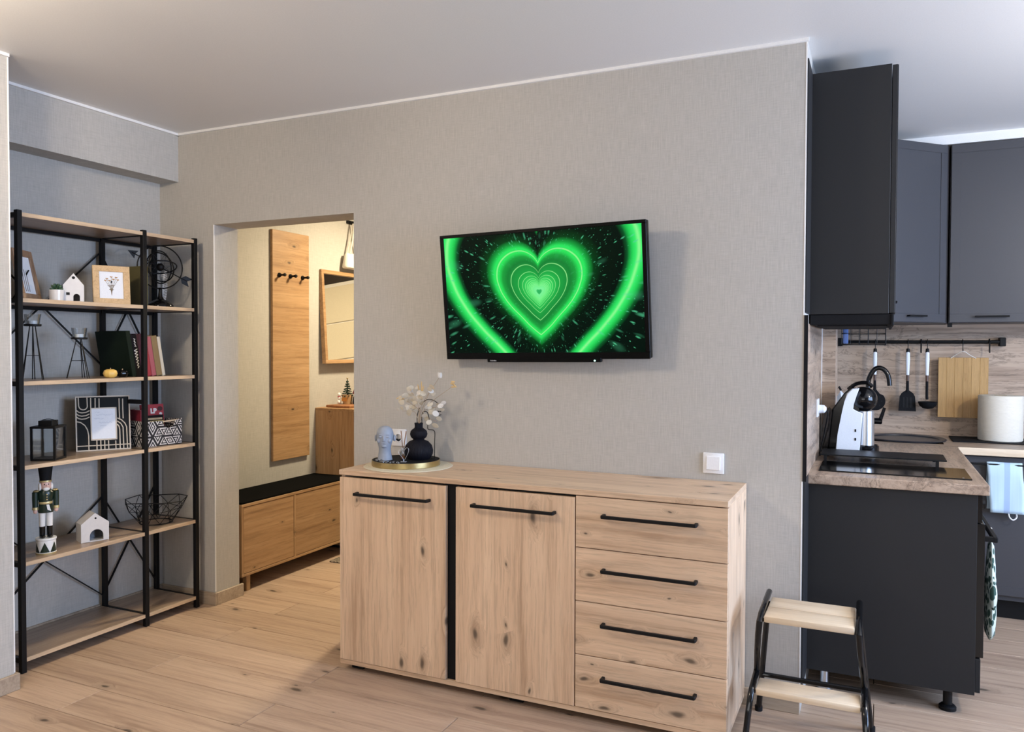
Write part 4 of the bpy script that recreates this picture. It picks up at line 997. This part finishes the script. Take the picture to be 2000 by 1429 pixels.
for a, z, r_ in ((-1.2, .09, .034), (-2.1, .088, .035), (-1.6, .115, .025), (-2.3, .125, .021), (-1.0, .125, .021), (-1.6, .143, .0155)):
    obj('cap_dot', ball(B(), (r_*cos(a), r_*sin(a), z), .006, .004, .006, 8, 6), M['white'], cp)
obj('cap_bobble', ball(B(), (0, 0, .172), .007, u=10, v=8), M['white'], t)
t = thing('snowman', 'tiny white snowman figurine beside the potted fir', 'figurine', (-3.175, 1.405, .9662))
bm = B(); ball(bm, (0, 0, .014), .015, .015, .0142, 12, 10); obj('lower_ball', bm, M['white'], t)
obj('middle_ball', ball(B(), (0, 0, .040), .011), M['white'], t); obj('scarf', lathe(B(), [(.010, .048), (.012, .051), (.010, .054)], 14), M['red'], t); obj('head_ball', ball(B(), (0, 0, .066), .012, .012, .014, 12, 10), M['white'], t)
# leaning wall mirror
t = thing('wall_mirror', 'oak-framed wall mirror hung leaning slightly above the hall cabinet', 'mirror', (-3.25, 1.285, 1.25), rot=(0, R(-3.4), 0))
t.location = (-3.205, 1.285, 1.25)
mw, mh, fr_ = .70, .652, .026
for b_ in ((-.02, .012, 0, mw, 0, fr_), (-.02, .012, 0, mw, mh-fr_, mh), (-.02, .012, 0, fr_, fr_, mh-fr_), (-.02, .012, mw-fr_, mw, fr_, mh-fr_)):
    obj('frame_bar', box(B(), *b_, bev=.001), M['hall_y'], t, False)
obj('mirror_glass', boxes((-.012, -.004, fr_-.004, mw-fr_+.004, fr_-.004, mh-fr_+.004)), M['mirror'], t, False)
# bag on hook rail
t = thing('hook_rail', 'short black hook rail high on the hall wall', 'hook rail', (-3.25, 1.62, 2.27))
obj('rail', box(B(), 0, .015, -.03, .32, -.012, .012, bev=.002), M['black'], t, False)
for y in (.0, .14, .28): obj('hook', tube(B(), smooth_path([(.012, y, -.005), (.05, y, -.01), (.058, y, .008)], 4), .005, 8), M['black'], t)
t = thing('tote_bag', 'white cloth tote bag hanging by its straps above the mirror', 'bag', (-3.205, 1.62, 1.925))
bm = B(); box(bm, -.025, .025, -.115, .115, 0, .115, bev=.02, seg=3)
for v in bm.verts: v.co.x *= .6+.6*(1-v.co.z/.12); v.co.y *= .82+.2*(1-v.co.z/.12)
obj('bag_body', bm, M['cloth'], t)
for x in (-.012, .014): obj('strap', tube(B(), smooth_path([(x, -.06, .11), (x*.8, -.025, .23), (x*.3, 0, .335), (x*.8, .025, .23), (x, .06, .11)], 5), .005, 6), M['cloth'], t)
N = NT('speckled_rug'); tc = N.n('TexCoord'); nz = N.noise(tc.outputs['Object'], 90, 3); N.l(N.mix(N.sstep(nz, .42, .58), (.07, .055, .04), (.30, .25, .19)), N.b.inputs['Base Color']); N.b.inputs['Roughness'].default_value = 1
tag(obj('door_rug', box(B(), -2.895, -2.1, .93, 1.55, .0002, .009, bev=.003), N.m), 'speckled brown rug lying on the hall floor', 'rug')

# ------------------------------------------------------------------ kitchen: cabinets and worktop
KY = .21
def shaker(name, parent, M4, w, h, mt, hnd=None):
    """door front: local x across, z up, faces -y"""
    f = .045
    d = obj(name, xf(box(B(), 0, w, -.018, 0, 0, h, bev=.001), M4), mt, parent, False)
    bm = boxes((0.001, w-.001, -.021, -.018, .001, f), (0.001, w-.001, -.021, -.018, h-f, h-.001), (.001, f, -.021, -.018, f, h-f), (w-f, w-.001, -.021, -.018, f, h-f), bev=.0008)
    obj('frame_moulding', xf(bm, M4), mt, d, False)
    if hnd:
        cx, cz, ln, vert = hnd; bm = B()
        if not vert:
            box(bm, cx-ln/2, cx+ln/2, -.05, -.041, cz-.0045, cz+.0045, bev=.002)
            for s in (-1, 1): box(bm, cx+s*(ln/2-.012)-.005, cx+s*(ln/2-.012)+.005, -.046, -.018, cz-.004, cz+.004)
        obj('handle', xf(bm, M4), M['black'], d, False)
    return d
def T4(x, y, z, rz=0): return Matrix.Translation((x, y, z)) @ Matrix.Rotation(rz, 4, 'Z')
RZ90 = R(90)
# hood cabinet
t = thing('hood_cabinet', 'tall anthracite wall cabinet beside the television wall holding the cooker hood', 'cabinet', (.0, .2, 1.497))
obj('end_panel', box(B(), -.0, .284, 0, .018, 0, .936, bev=.001), M['anth'], t, False)
obj('added_wall_end_cover', boxes((.0005, .005, -.185, -.001, 0, .936)), M['anth'], t, False)  # dark board added to cover the brightly lit wall end
obj('carcass', boxes((0.0, .284, .019, .6, 0.0, .925)), M['anth'], t, False)
shaker('door', t, T4(.286, .003, .002, RZ90), .595, .93, M['anth'])
t = thing('cooker_hood', 'black built-in cooker hood under the anthracite wall cabinet', 'cooker hood', (.0, .2, 1.45))
obj('hood_body', box(B(), .006, .296, .004, .59, .006, .046, bev=.002), M['blackmat'], t, False)
obj('hood_front', box(B(), .292, .302, .0, .595, 0.0, .0465, bev=.002), M['blackmat'], t, False)
obj('grease_filter', boxes((.03, .28, .04, .56, .001, .006)), M['blackmat'], t, False)
# second wall cabinet, hidden from the front by the hood cabinet
t = thing('wall_cabinet', 'graphite wall cabinet between hood cabinet and corner cabinet', 'cabinet', (0, .81, 1.50))
obj('carcass', boxes((.067, .284, .0, .615, 0, .94), ( .001, .067, .0, .165, 0, .94), (.001, .067, .395, .615, 0, .94)), M['graph'], t, False)
shaker('door', t, T4(.286, .004, .002, RZ90), .605, .94, M['graph'], (.53, .098, .1, False))
# diagonal corner cabinet
cx, cy = .575, 1.70; lx, ly = .31, 1.435
t = thing('corner_cabinet', 'graphite diagonal corner wall cabinet with shaker door above the sink', 'cabinet', (0, 2.05, 1.503))
bm = prism(B(), [(.002, -.014), (.585, -.014), (.585, cy-2.05+.022), (lx+.005, ly-2.05+.022), (.002, ly-2.05+.022)], 'z', 0, .944)
obj('carcass', bm, M['graph'], t, False)
dl = math.hypot(cx-lx, cy-ly); an = math.atan2(cy-ly, cx-lx)
shaker('door', t, Matrix.Translation((lx, ly-2.05, 0)) @ Matrix.Rotation(an, 4, 'Z') @ Matrix.Translation((.003, .018, .002)), dl-.004, .942, M['graph'], (.155, .032, .12, False))
# right wall cabinets
for i in range(3):
    x0 = .592+i*.58
    t = thing('wall_cabinet', ('graphite shaker wall cabinet right of the corner cabinet', 'graphite shaker wall cabinet second right of the corner cabinet', 'graphite shaker wall cabinet third right of the corner cabinet')[i], 'cabinet', (x0, 1.70, 1.503))
    obj('carcass', boxes((0, .576, .022, .336, 0, .944)), M['graph'], t, False)
    shaker('door', t, T4(.002, .021, .002), .572, .942, M['graph'], (.195, .03, .155, False))
    if i == 0: obj('hinge_box', boxes((.0, .02, .05, .09, -.02, 0)), M['black'], t, False)
# worktop (L-shaped, two pieces)
t = thing('worktop', 'L-shaped wood-look kitchen worktop with a peninsula end', 'worktop', (0, 0, ZC))
XK = .624; YF = 1.475
obj('peninsula_slab', box(B(), .001, XK, KY, YF, -.038, 0, bev=.004, seg=2), M['lef_y'], t, False)
# sink cut-out: ring of pieces round the bowl
obj('back_slab', boxes((.001, .215, YF, YK-.013, -.038, 0), (.215, .57, YF, 1.555, -.038, 0), (.215, .57, 1.935, YK-.013, -.038, 0), (.57, 1.9, YF, YK-.013, -.038, 0), bev=0), M['lef_x'], t, False)
obj('front_edging', box(B(), XK+.001, 1.9, YF-.012, YF, -.038, 0, bev=.004, seg=2), M['birch'], t, False)
# peninsula base with oven
t = thing('base_cabinet', 'anthracite peninsula base cabinet with plain end panel', 'cabinet', (0, .23, 0))
obj('end_panel', box(B(), .001, .588, 0, .018, .085, .829, bev=.001), M['anth'], t, False)
obj('carcass', boxes((.001, .02, .018, 1.22, .085, .828), (.02, .585, .64, 1.22, .085, .828), (.02, .585, .018, .64, .085, .1)), M['anth'], t, False)
obj('added_wall_end_cover', boxes((.0005, .006, -.213, -.001, .085, .829), (.0005, .006, -.213, -.022, .829, .866)), M['anth'], t, False)  # added dark strips keeping the lit wall end out of sight
obj('drawer_front', box(B(), .590, .607, .018, .62, .09, .215, bev=.001), M['anth'], t, False)
for x, y in ((.505, .05), (.505, .56), (.07, .05), (.07, .56), (.505, 1.1)):
    lg = obj('leg', lathe(B(), [(.030, 0), (.030, .012), (.024, .018), (.016, .02), (.016, .085)], 20), M['black'] if x > .3 else M['steel'], t, loc=(x, y, 0))
t = thing('oven', 'black built-in oven in the peninsula facing the kitchen', 'oven', (.0, .25, .10))
obj('oven_body', boxes((.021, .586, .006, .6, .002, .722)), M['black'], t, False)
obj('control_panel', box(B(), .588, .606, .003, .605, .622, .725, bev=.001), M['blackgloss'], t, False)
obj('oven_door', box(B(), .588, .616, .003, .605, .12, .618, bev=.002), M['blackgloss'], t, False)
hd_ = B(); box(hd_, .645, .662, .04, .56, .545, .566, bev=.003); box(hd_, .615, .65, .04, .06, .547, .564); box(hd_, .615, .65, .54, .56, .547, .564)
obj('handle', hd_, M['black'], t, False)
for y in (.1, .3, .5): obj('knob', xf(lathe(B(), [(.017, 0), (.016, .018), (0, .019)], 20), Matrix.Translation((.606, y, .675)) @ Matrix.Rotation(R(90), 4, 'Y')), M['blackgloss'], t)
# oven mitt
N = NT('leafy_print'); tc = N.n('TexCoord'); vo = N.n('TexVoronoi'); N.l(N.map(tc.outputs['Object'], (60, 60, 32)), vo.inputs['Vector']); vo.inputs['Scale'].default_value = 1
N.l(N.mix(N.sstep(vo.outputs['Distance'], .5, .42), (.55, .62, .55), (.03, .07, .055)), N.b.inputs['Base Color']); N.b.inputs['Roughness'].default_value = .9
t = thing('oven_mitt', 'green and white leaf-print oven mitt hanging from the oven handle', 'oven mitt', (.6545, .46, .63))
bm = B()
prof = [(0, -.012, .0), (.012, -.03, .010), (.014, -.10, .016), (.022, -.2, .020), (.024, -.30, .021), (.019, -.37, .017), (.006, -.395, .006)]
rings = []
for wd, z, th_ in prof:
    wd2 = wd*2.6+.012; rings.append([bm.verts.new((th_*1.0*cos(2*pi*k/16)*(1)+.004, wd2*sin(2*pi*k/16), z)) for k in range(16)])
for a, b in zip(rings, rings[1:]):
    for k in range(16): bm.faces.new((a[k], a[(k+1) % 16], b[(k+1) % 16], b[k]))
bm.faces.new(rings[0]); bm.faces.new(rings[-1][::-1])
obj('mitt_body', bm, N.m, t, ang=60)
thb = B(); ball(thb, (.004, -.085, -.2), .014, .022, .06, 14, 10, Matrix.Rotation(R(-18), 4, 'X')); obj('thumb', thb, N.m, t)
obj('hanging_loop', tube(B(), [(.004+.0*k, .012*sin(2*pi*k/14), .006+.03*cos(2*pi*k/14)) for k in range(14)], .003, 6, closed=True), M['cloth'], t)
# back base cabinets
for i in range(2):
    x0 = .628+i*.61
    t = thing('base_cabinet', ('graphite shaker base cabinet under the worktop behind the oven', 'graphite shaker base cabinet at the far right')[i], 'cabinet', (x0, 1.50, 0))
    obj('carcass', boxes((0, .6, .02, .53, .10, .828)), M['graph'], t, False)
    shaker('door', t, T4(.002, .019, .128), .596, .695, M['graph'], (.2, .66, .34, False))
    obj('plinth', boxes((0, .6, .06, .075, 0, .10)), M['black'], t, False)
# towel
N = NT('striped_towel'); tc = N.n('TexCoord'); sp = N.n('SeparateXYZ'); N.l(tc.outputs['Object'], sp.inputs[0])
nz = N.noise(N.map(tc.outputs['Object'], (260, 10, 3)), 1, 2); band = N.math('MULTIPLY', N.math('GREATER_THAN', sp.outputs[0], .075), N.math('LESS_THAN', sp.outputs[0], .10))
N.l(N.mix(N.math('MULTIPLY', band, .8), N.mix(nz, (.46, .62, .74), (.62, .76, .82)), (.34, .46, .68)), N.b.inputs['Base Color']); N.b.inputs['Roughness'].default_value = .95
t = thing('dish_towel', 'pale blue striped dish towel folded over a cabinet handle', 'towel', (.752, 1.474, .788))
bm = B(); rnd = random.Random(8)
for yo, ln, dx in ((-.016, .238, 0), (.014, .225, -.012)):
    nx, nz_ = 10, 12; g = []
    for j in range(nz_+1):
        f = j/nz_; row_ = []
        for i in range(nx+1):
            u = i/nx; row_.append(bm.verts.new((dx*f+u*.152+.016*f+.002*sin(9*f+3*u), yo*min(1, .15+f*5)+.002*sin(8*u+5*f), .012*(1-min(1, f*8))**.5-ln*f)))
        g.append(row_)
    for j in range(nz_):
        for i in range(nx): bm.faces.new((g[j][i], g[j][i+1], g[j+1][i+1], g[j+1][i]))
o = obj('cloth', bm, N.m, t, ang=80); md = o.modifiers.new('thickness', 'SOLIDIFY'); md.thickness = .0035
obj('hanging_loop', tube(B(), smooth_path([(.095, -.012, -.23), (.10, -.014, -.255), (.115, -.014, -.268), (.13, -.013, -.255), (.128, -.012, -.232)], 5), .0035, 6), M['white'], t)
# hob and raised black shelf
t = thing('hob', 'black glass two-zone hob set into the peninsula worktop', 'hob', (0, 0, ZC))
obj('glass_plate', box(B(), .036, .578, .312, .600, .0, .0055, bev=.001), M['blackgloss'], t, False)
obj('control_mark', lathe(B(), [(.004, .0055), (.004, .0058), (0, .0058)], 12, c=(.55, .33, 0)), M['steel'], t)
t = thing('spice_shelf', 'low black steel shelf on short feet bridging the back of the hob', 'shelf', (0, 0, ZC))
obj('shelf_plate', box(B(), .024, .515, .612, .822, .027, .033, bev=.001), M['black'], t, False)
for x in (.045, .48):
    for y in (.614, .805): obj('foot', box(B(), x-.006, x+.006, y, y+.012, 0, .027), M['black'], t, False)
# coffee machine
t = thing('coffee_machine', 'white and black capsule coffee machine with clear water tank on the worktop', 'coffee machine', (.04, .905, ZC))
M['cmw'] = mat('gloss_white_blue', (.80, .83, .87), .18)
def sidepoly(bm, pts, y0, y1, bev=.004): return prism(bm, pts, 'y', y0, y1, bev)
white = [(.035, 0), (.135, 0), (.142, .06), (.145, .12), (.15, .20), (.105, .215), (.108, .24), (.125, .285), (.135, .315), (.105, .312), (.083, .29), (.072, .25), (.062, .2), (.045, .1)]
for y0, y1 in ((-.072, -.045), (.045, .072)): obj('side_shell', sidepoly(B(), white, y0, y1), M['cmw'], t, False)
obj('core', sidepoly(B(), [(.0, .01), (.13, .0), (.135, .20), (.13, .31), (.10, .318), (.07, .29), (.02, .215)], -.044, .044, .006), M['blackgloss'], t, False)
obj('column', lathe(B(), [(.042, .051), (.040, .208)], 36, c=(.158, 0, 0)), M['steel'], t)
bm = B(); ball(bm, (.150, 0, .262), .062, .064, .058, 28, 18); obj('brew_head', bm, M['blackgloss'], t)
obj('lever', tube(B(), smooth_path([(.085, 0, .305), (.12, 0, .332), (.165, 0, .338), (.19, 0, .32)], 5), .009, 10), M['blackgloss'], t)
obj('rear_tab', tube(B(), [(.055, 0, .30), (.045, 0, .318)], .005, 8), M['blackgloss'], t)
obj('drip_tray', lathe(B(), [(.052, 0), (.056, .005), (.056, .046), (.050, .052), (0, .050)], 36, c=(.165, 0, 0)), M['blackgloss'], t)
tk = B(); prism(tk, [(-.034, .012), (.006, .012), (.020, .20), (.004, .218), (-.014, .205), (-.026, .12)], 'y', -.05, .05, .008)
obj('water_tank', tk, glass_mat('smoked_tank', tint=(.55, .57, .6)), t, False)
for z in (.075, .115): obj('button', box(B(), .118, .124, -.074, -.0715, z, z+.012), M['blackmat'], t, False)
# left wall socket and plug
t = thing('power_socket', 'white wall socket with plug on the side splashback behind the coffee machine', 'power socket', (.004, .66, 1.10))
obj('face_plate', box(B(), 0, .009, -.04, .04, -.04, .04, bev=.002), M['white_pl'], t, False)
pg = obj('plug', xf(lathe(B(), [(.019, .0), (.018, .022), (.009, .032), (0, .033)], 18), Matrix.Translation((.009, 0, -.005)) @ Matrix.Rotation(R(90), 4, 'Y')), M['white_pl'], t)
obj('cable', tube(B(), smooth_path([(.04, 0, -.008), (.046, .0, -.03), (.03, .03, -.12), (.012, .06, -.2), (.012, .075, -.222)], 5), .0035, 8), M['black'], t)
# clear bag behind the column
bm = B(); bmesh.ops.create_icosphere(bm, subdivisions=3, radius=1)
for v in bm.verts:
    n_ = 1+.14*sin(7*v.co.x+3*v.co.z)+.1*sin(9*v.co.y+5*v.co.z); v.co = Vector((v.co.x*.05*n_, v.co.y*.06*n_, v.co.z*.12*n_))
zm = min(v.co.z for v in bm.verts); xf(bm, Matrix.Translation((.085, 1.36, ZC+.0003-zm)))
tag(obj('plastic_bag', bm, mat('white_plastic_film', (.78, .80, .84), .2), ang=50), 'crumpled white plastic bag behind the splashback column', 'bag')
# sink and faucet
t = thing('sink', 'round black composite sink set into the corner worktop', 'sink', (.39, 1.745, ZC))
M['sink'] = mat('black_granite', (.02, .022, .028), .3)
obj('bowl', lathe(B(), [(.218, .001), (.222, .006), (.214, .010), (.186, .006), (.178, -.01), (.168, -.13), (.15, -.15), (.03, -.158), (0, -.158)], 56, sx=.93, sy=.98), M['sink'], t)
obj('drain', lathe(B(), [(.03, -.157), (.028, -.153), (0, -.153)], 24), M['steel'], t)
obj('overflow_ring', tube(B(), [(-.14+.0*k, .05+.012*cos(2*pi*k/12), -.035+.012*sin(2*pi*k/12)) for k in range(12)], .003, 6, closed=True), M['steel'], t)
t = thing('faucet', 'black gooseneck kitchen faucet with side lever', 'faucet', (.205, 1.66, ZC))
obj('base', lathe(B(), [(.026, 0), (.026, .012), (.020, .016), (.019, .14), (.013, .15)], 28), M['blackgloss'], t)
obj('spout', tube(B(), smooth_path([(0, 0, .145), (0, 0, .30), (.008, 0, .345), (.03, .0, .382), (.055, 0, .392), (.082, 0, .378), (.10, 0, .345), (.107, 0, .295)], 6), .0125, 16), M['blackgloss'], t)
lv = obj('lever_body', xf(lathe(B(), [(.017, .0), (.017, .055), (.012, .06), (0, .061)], 20), Matrix.Translation((.012, 0, .10)) @ Matrix.Rotation(R(90), 4, 'Y')), M['blackgloss'], t)
obj('lever', tube(B(), [(.06, 0, .10), (.083, 0, .175)], [.011, .008], 10), M['blackgloss'], lv)
# paper roll on black mat
tag(obj('counter_mat', box(B(), .62, 1.25, 1.70, 1.98, ZC+.0003, ZC+.006, bev=.002), M['blackmat']), 'thin black mat on the back worktop under the paper roll', 'mat')
t = thing('paper_roll', 'big cream roll of kitchen paper standing on the black mat', 'paper roll', (.853, 1.84, ZC+.0062))
N = NT('tissue'); tc = N.n('TexCoord'); nz = N.noise(N.map(tc.outputs['Object'], (30, 30, 90)), 1, 4, .6, .8); N.l(N.mix(nz, (.66, .60, .49), (.76, .70, .59)), N.b.inputs['Base Color']); N.b.inputs['Roughness'].default_value = .95
bp = N.n('Bump'); bp.inputs['Strength'].default_value = .5; bp.inputs['Distance'].default_value = .004; N.l(nz, bp.inputs['Height']); N.l(bp.outputs[0], N.b.inputs['Normal'])
obj('roll', lathe(B(), [(.100, 0), (.105, .004), (.106, .236), (.102, .242), (.03, .242), (.03, .10), (0, .10)], 56), N.m, t)
obj('core_tube', lathe(B(), [(.0295, .12), (.0295, .243), (.027, .243), (.027, .12)], 32), mat('cardboard', (.45, .33, .2), .9), t)
# hanging rail with utensils
YR = 1.985
t = thing('utensil_rail', 'black metal utensil rail with square end caps on the back splashback', 'rail', (.46, YR, 1.404))
obj('bar', tube(B(), [(-.41, 0, 0), (.41, 0, 0)], .010, 14), M['black'], t)
for s in (-1, 1): obj('end_cap', box(B(), s*.415-.015, s*.415+.015, -.013, .052, -.024, .024, bev=.003), M['black'], t, False)
def hook(x, drop, label, y=YR):
    return tag(obj('rail_hook', tube(B(), smooth_path([(x, y+.013, 1.400), (x, y+.008, 1.4155), (x, y-.004, 1.418), (x, y-.014, 1.408), (x, y-.014, 1.404-drop+.02), (x, y-.012, 1.404-drop), (x, y-.022, 1.404-drop-.006), (x, y-.030, 1.404-drop+.008)], 4), .0022, 6), M['black']), label, 'hook', 'hooks on the utensil rail')
def utensil(name, label, x, kind):
    hook(x, .045, {'skimmer': 'thin black rail hook above the skimmer', 'spatula': 'thin black rail hook above the spatula', 'ladle': 'thin black rail hook above the ladle'}[kind])
    t = thing(name, label, name, (x, YR-.024, 1.352))
    bm = B()
    prof = [(.008, -.0), (.0105, -.01), (.0115, -.05), (.0095, -.10), (.0085, -.138)]
    hn = obj('grip', lathe(B(), [(0, .012), (.007, .010)]+[(r_, z) for r_, z in prof], 16, sy=.75), M['cmw'], t)
    obj('grip_rim', lathe(B(), [(.0, .0155), (.0085, .0135), (.0095, .004), (.0105, -.012), (.009, -.012), (.0085, .004), (.0075, .011), (0, .013)], 16, sy=.7), M['black'], hn)
    obj('ferrule', lathe(B(), [(.0082, -.138), (.0075, -.175)], 16, sy=.8), mat('brown_ferrule', (.09, .045, .03), .4), t)
    if kind == 'spatula':
        bm = B(); tube(bm, [(0, 0, -.172), (0, 0, -.235)], [.0075, .0085], 10)
        prism(bm, [(-.008, -.225), (.008, -.225), (.03, -.242), (.040, -.262), (.0455, -.345), (-.0455, -.345), (-.040, -.262), (-.03, -.242)], 'y', -.002, .002)
        obj('blade', bm, M['blackmat'], t, False)
        for dx in (-.018, 0, .018): obj('slot', boxes((dx-.004, dx+.004, -.0024, -.0021, -.325, -.265)), M['dark'], t, False)
    elif kind == 'ladle':
        bm = B(); tube(bm, smooth_path([(0, 0, -.172), (0, .0, -.25), (.001, -.004, -.275)], 4), .0075, 10)
        obj('neck', bm, M['blackmat'], t)
        obj('cup', lathe(B(), [(0, -.032), (.025, -.027), (.043, -.012), (.0505, .008), (.048, .01), (.04, -.008), (.022, -.022), (0, -.026)], 28, c=(.004, -.022, -.297)), M['blackmat'], t)
    else:
        bm = B(); tube(bm, [(0, 0, -.172), (.0, 0, -.235)], [.0075, .0095], 10)
        prism(bm, [(-.009, -.225), (.009, -.225), (.028, -.25)]+arc(.003, -.292, .055, 40, -220, 22), 'y', -.003, .003)
        obj('disc', bm, M['blackmat'], t, False)
        for a in range(8):
            obj('hole', xf(lathe(B(), [(.004, 0), (.004, .0006), (0, .0006)], 10), Matrix.Translation((.003+.035*cos(a*pi/4), -.003, -.292+.035*sin(a*pi/4))) @ Matrix.Rotation(R(90), 4, 'X')), M['dark'], t, False)
utensil('skimmer', 'black slotted skimmer with silver grip hanging behind the faucet', .237, 'skimmer')
utensil('spatula', 'black spatula with silver grip hanging from the rail', .408, 'spatula')
utensil('ladle', 'black ladle with silver grip hanging beside the cutting board', .507, 'ladle')
hook(.683, .05, 'thin black rail hook above the cutting board')
tag(obj('clip_hook', tube(B(), smooth_path([(.475, YR+.012, 1.398), (.475, YR, 1.418), (.475, YR-.014, 1.402), (.475, YR-.015, 1.35), (.475, YR-.028, 1.345)], 4), .004, 6), M['black']), 'empty thick black hook between spatula and ladle', 'hook')
tag(obj('clip_hook', tube(B(), smooth_path([(.812, YR+.012, 1.398), (.812, YR, 1.418), (.812, YR-.014, 1.402), (.812, YR-.015, 1.352), (.812, YR-.026, 1.347)], 4), .004, 6), M['black']), 'empty thick black hook near the rail right end', 'hook')
t = thing('cutting_board', 'bamboo cutting board hanging by a cord from the utensil rail', 'cutting board', (.687, YR+.015, .978))
for i in range(6):
    obj('bamboo_strip', box(B(), -.123+i*.041+.0002, -.123+(i+1)*.041-.0002, -.022, -.006, 0, .338, bev=.0008), M['bamboo'], t, False)
obj('cord', tube(B(), smooth_path([(-.062, -.024, .334), (-.04, -.03, .352), (-.004, -.050, .374), (.032, -.03, .352), (.062, -.024, .334)], 5), .0022, 6), M['cloth'], t)
# wire basket under the wall cabinet
t = thing('wire_basket', 'black wire basket hanging under the wall cabinet', 'basket', (.0, 1.16, 1.385))
bm = B(); x0, x1, y0, y1, zt_ = .085, .285, 0, .24, .112
for z in (0, .055, .112): obj('hoop_wire', tube(B(), [(x0, y0, z), (x1, y0, z), (x1, y1, z), (x0, y1, z)], .002 if z else .003, 5, closed=True), M['black'], t)
for k in range(6):
    x = x0+(x1-x0)*k/5
    obj('upright_wire', tube(B(), [(x, y0, .114), (x, y0, 0), (x, y1, 0), (x, y1, .114)], .0014, 5), M['black'], t)
tag(obj('sponge_cloth', box(B(), .09, .112, 1.17, 1.30, 1.3885, 1.49, bev=.006, seg=2), mat('blue_sponge', (.10, .16, .36), .9, bump=.5, bscale=150)), 'blue cleaning cloth standing in the wire basket', 'cloth')
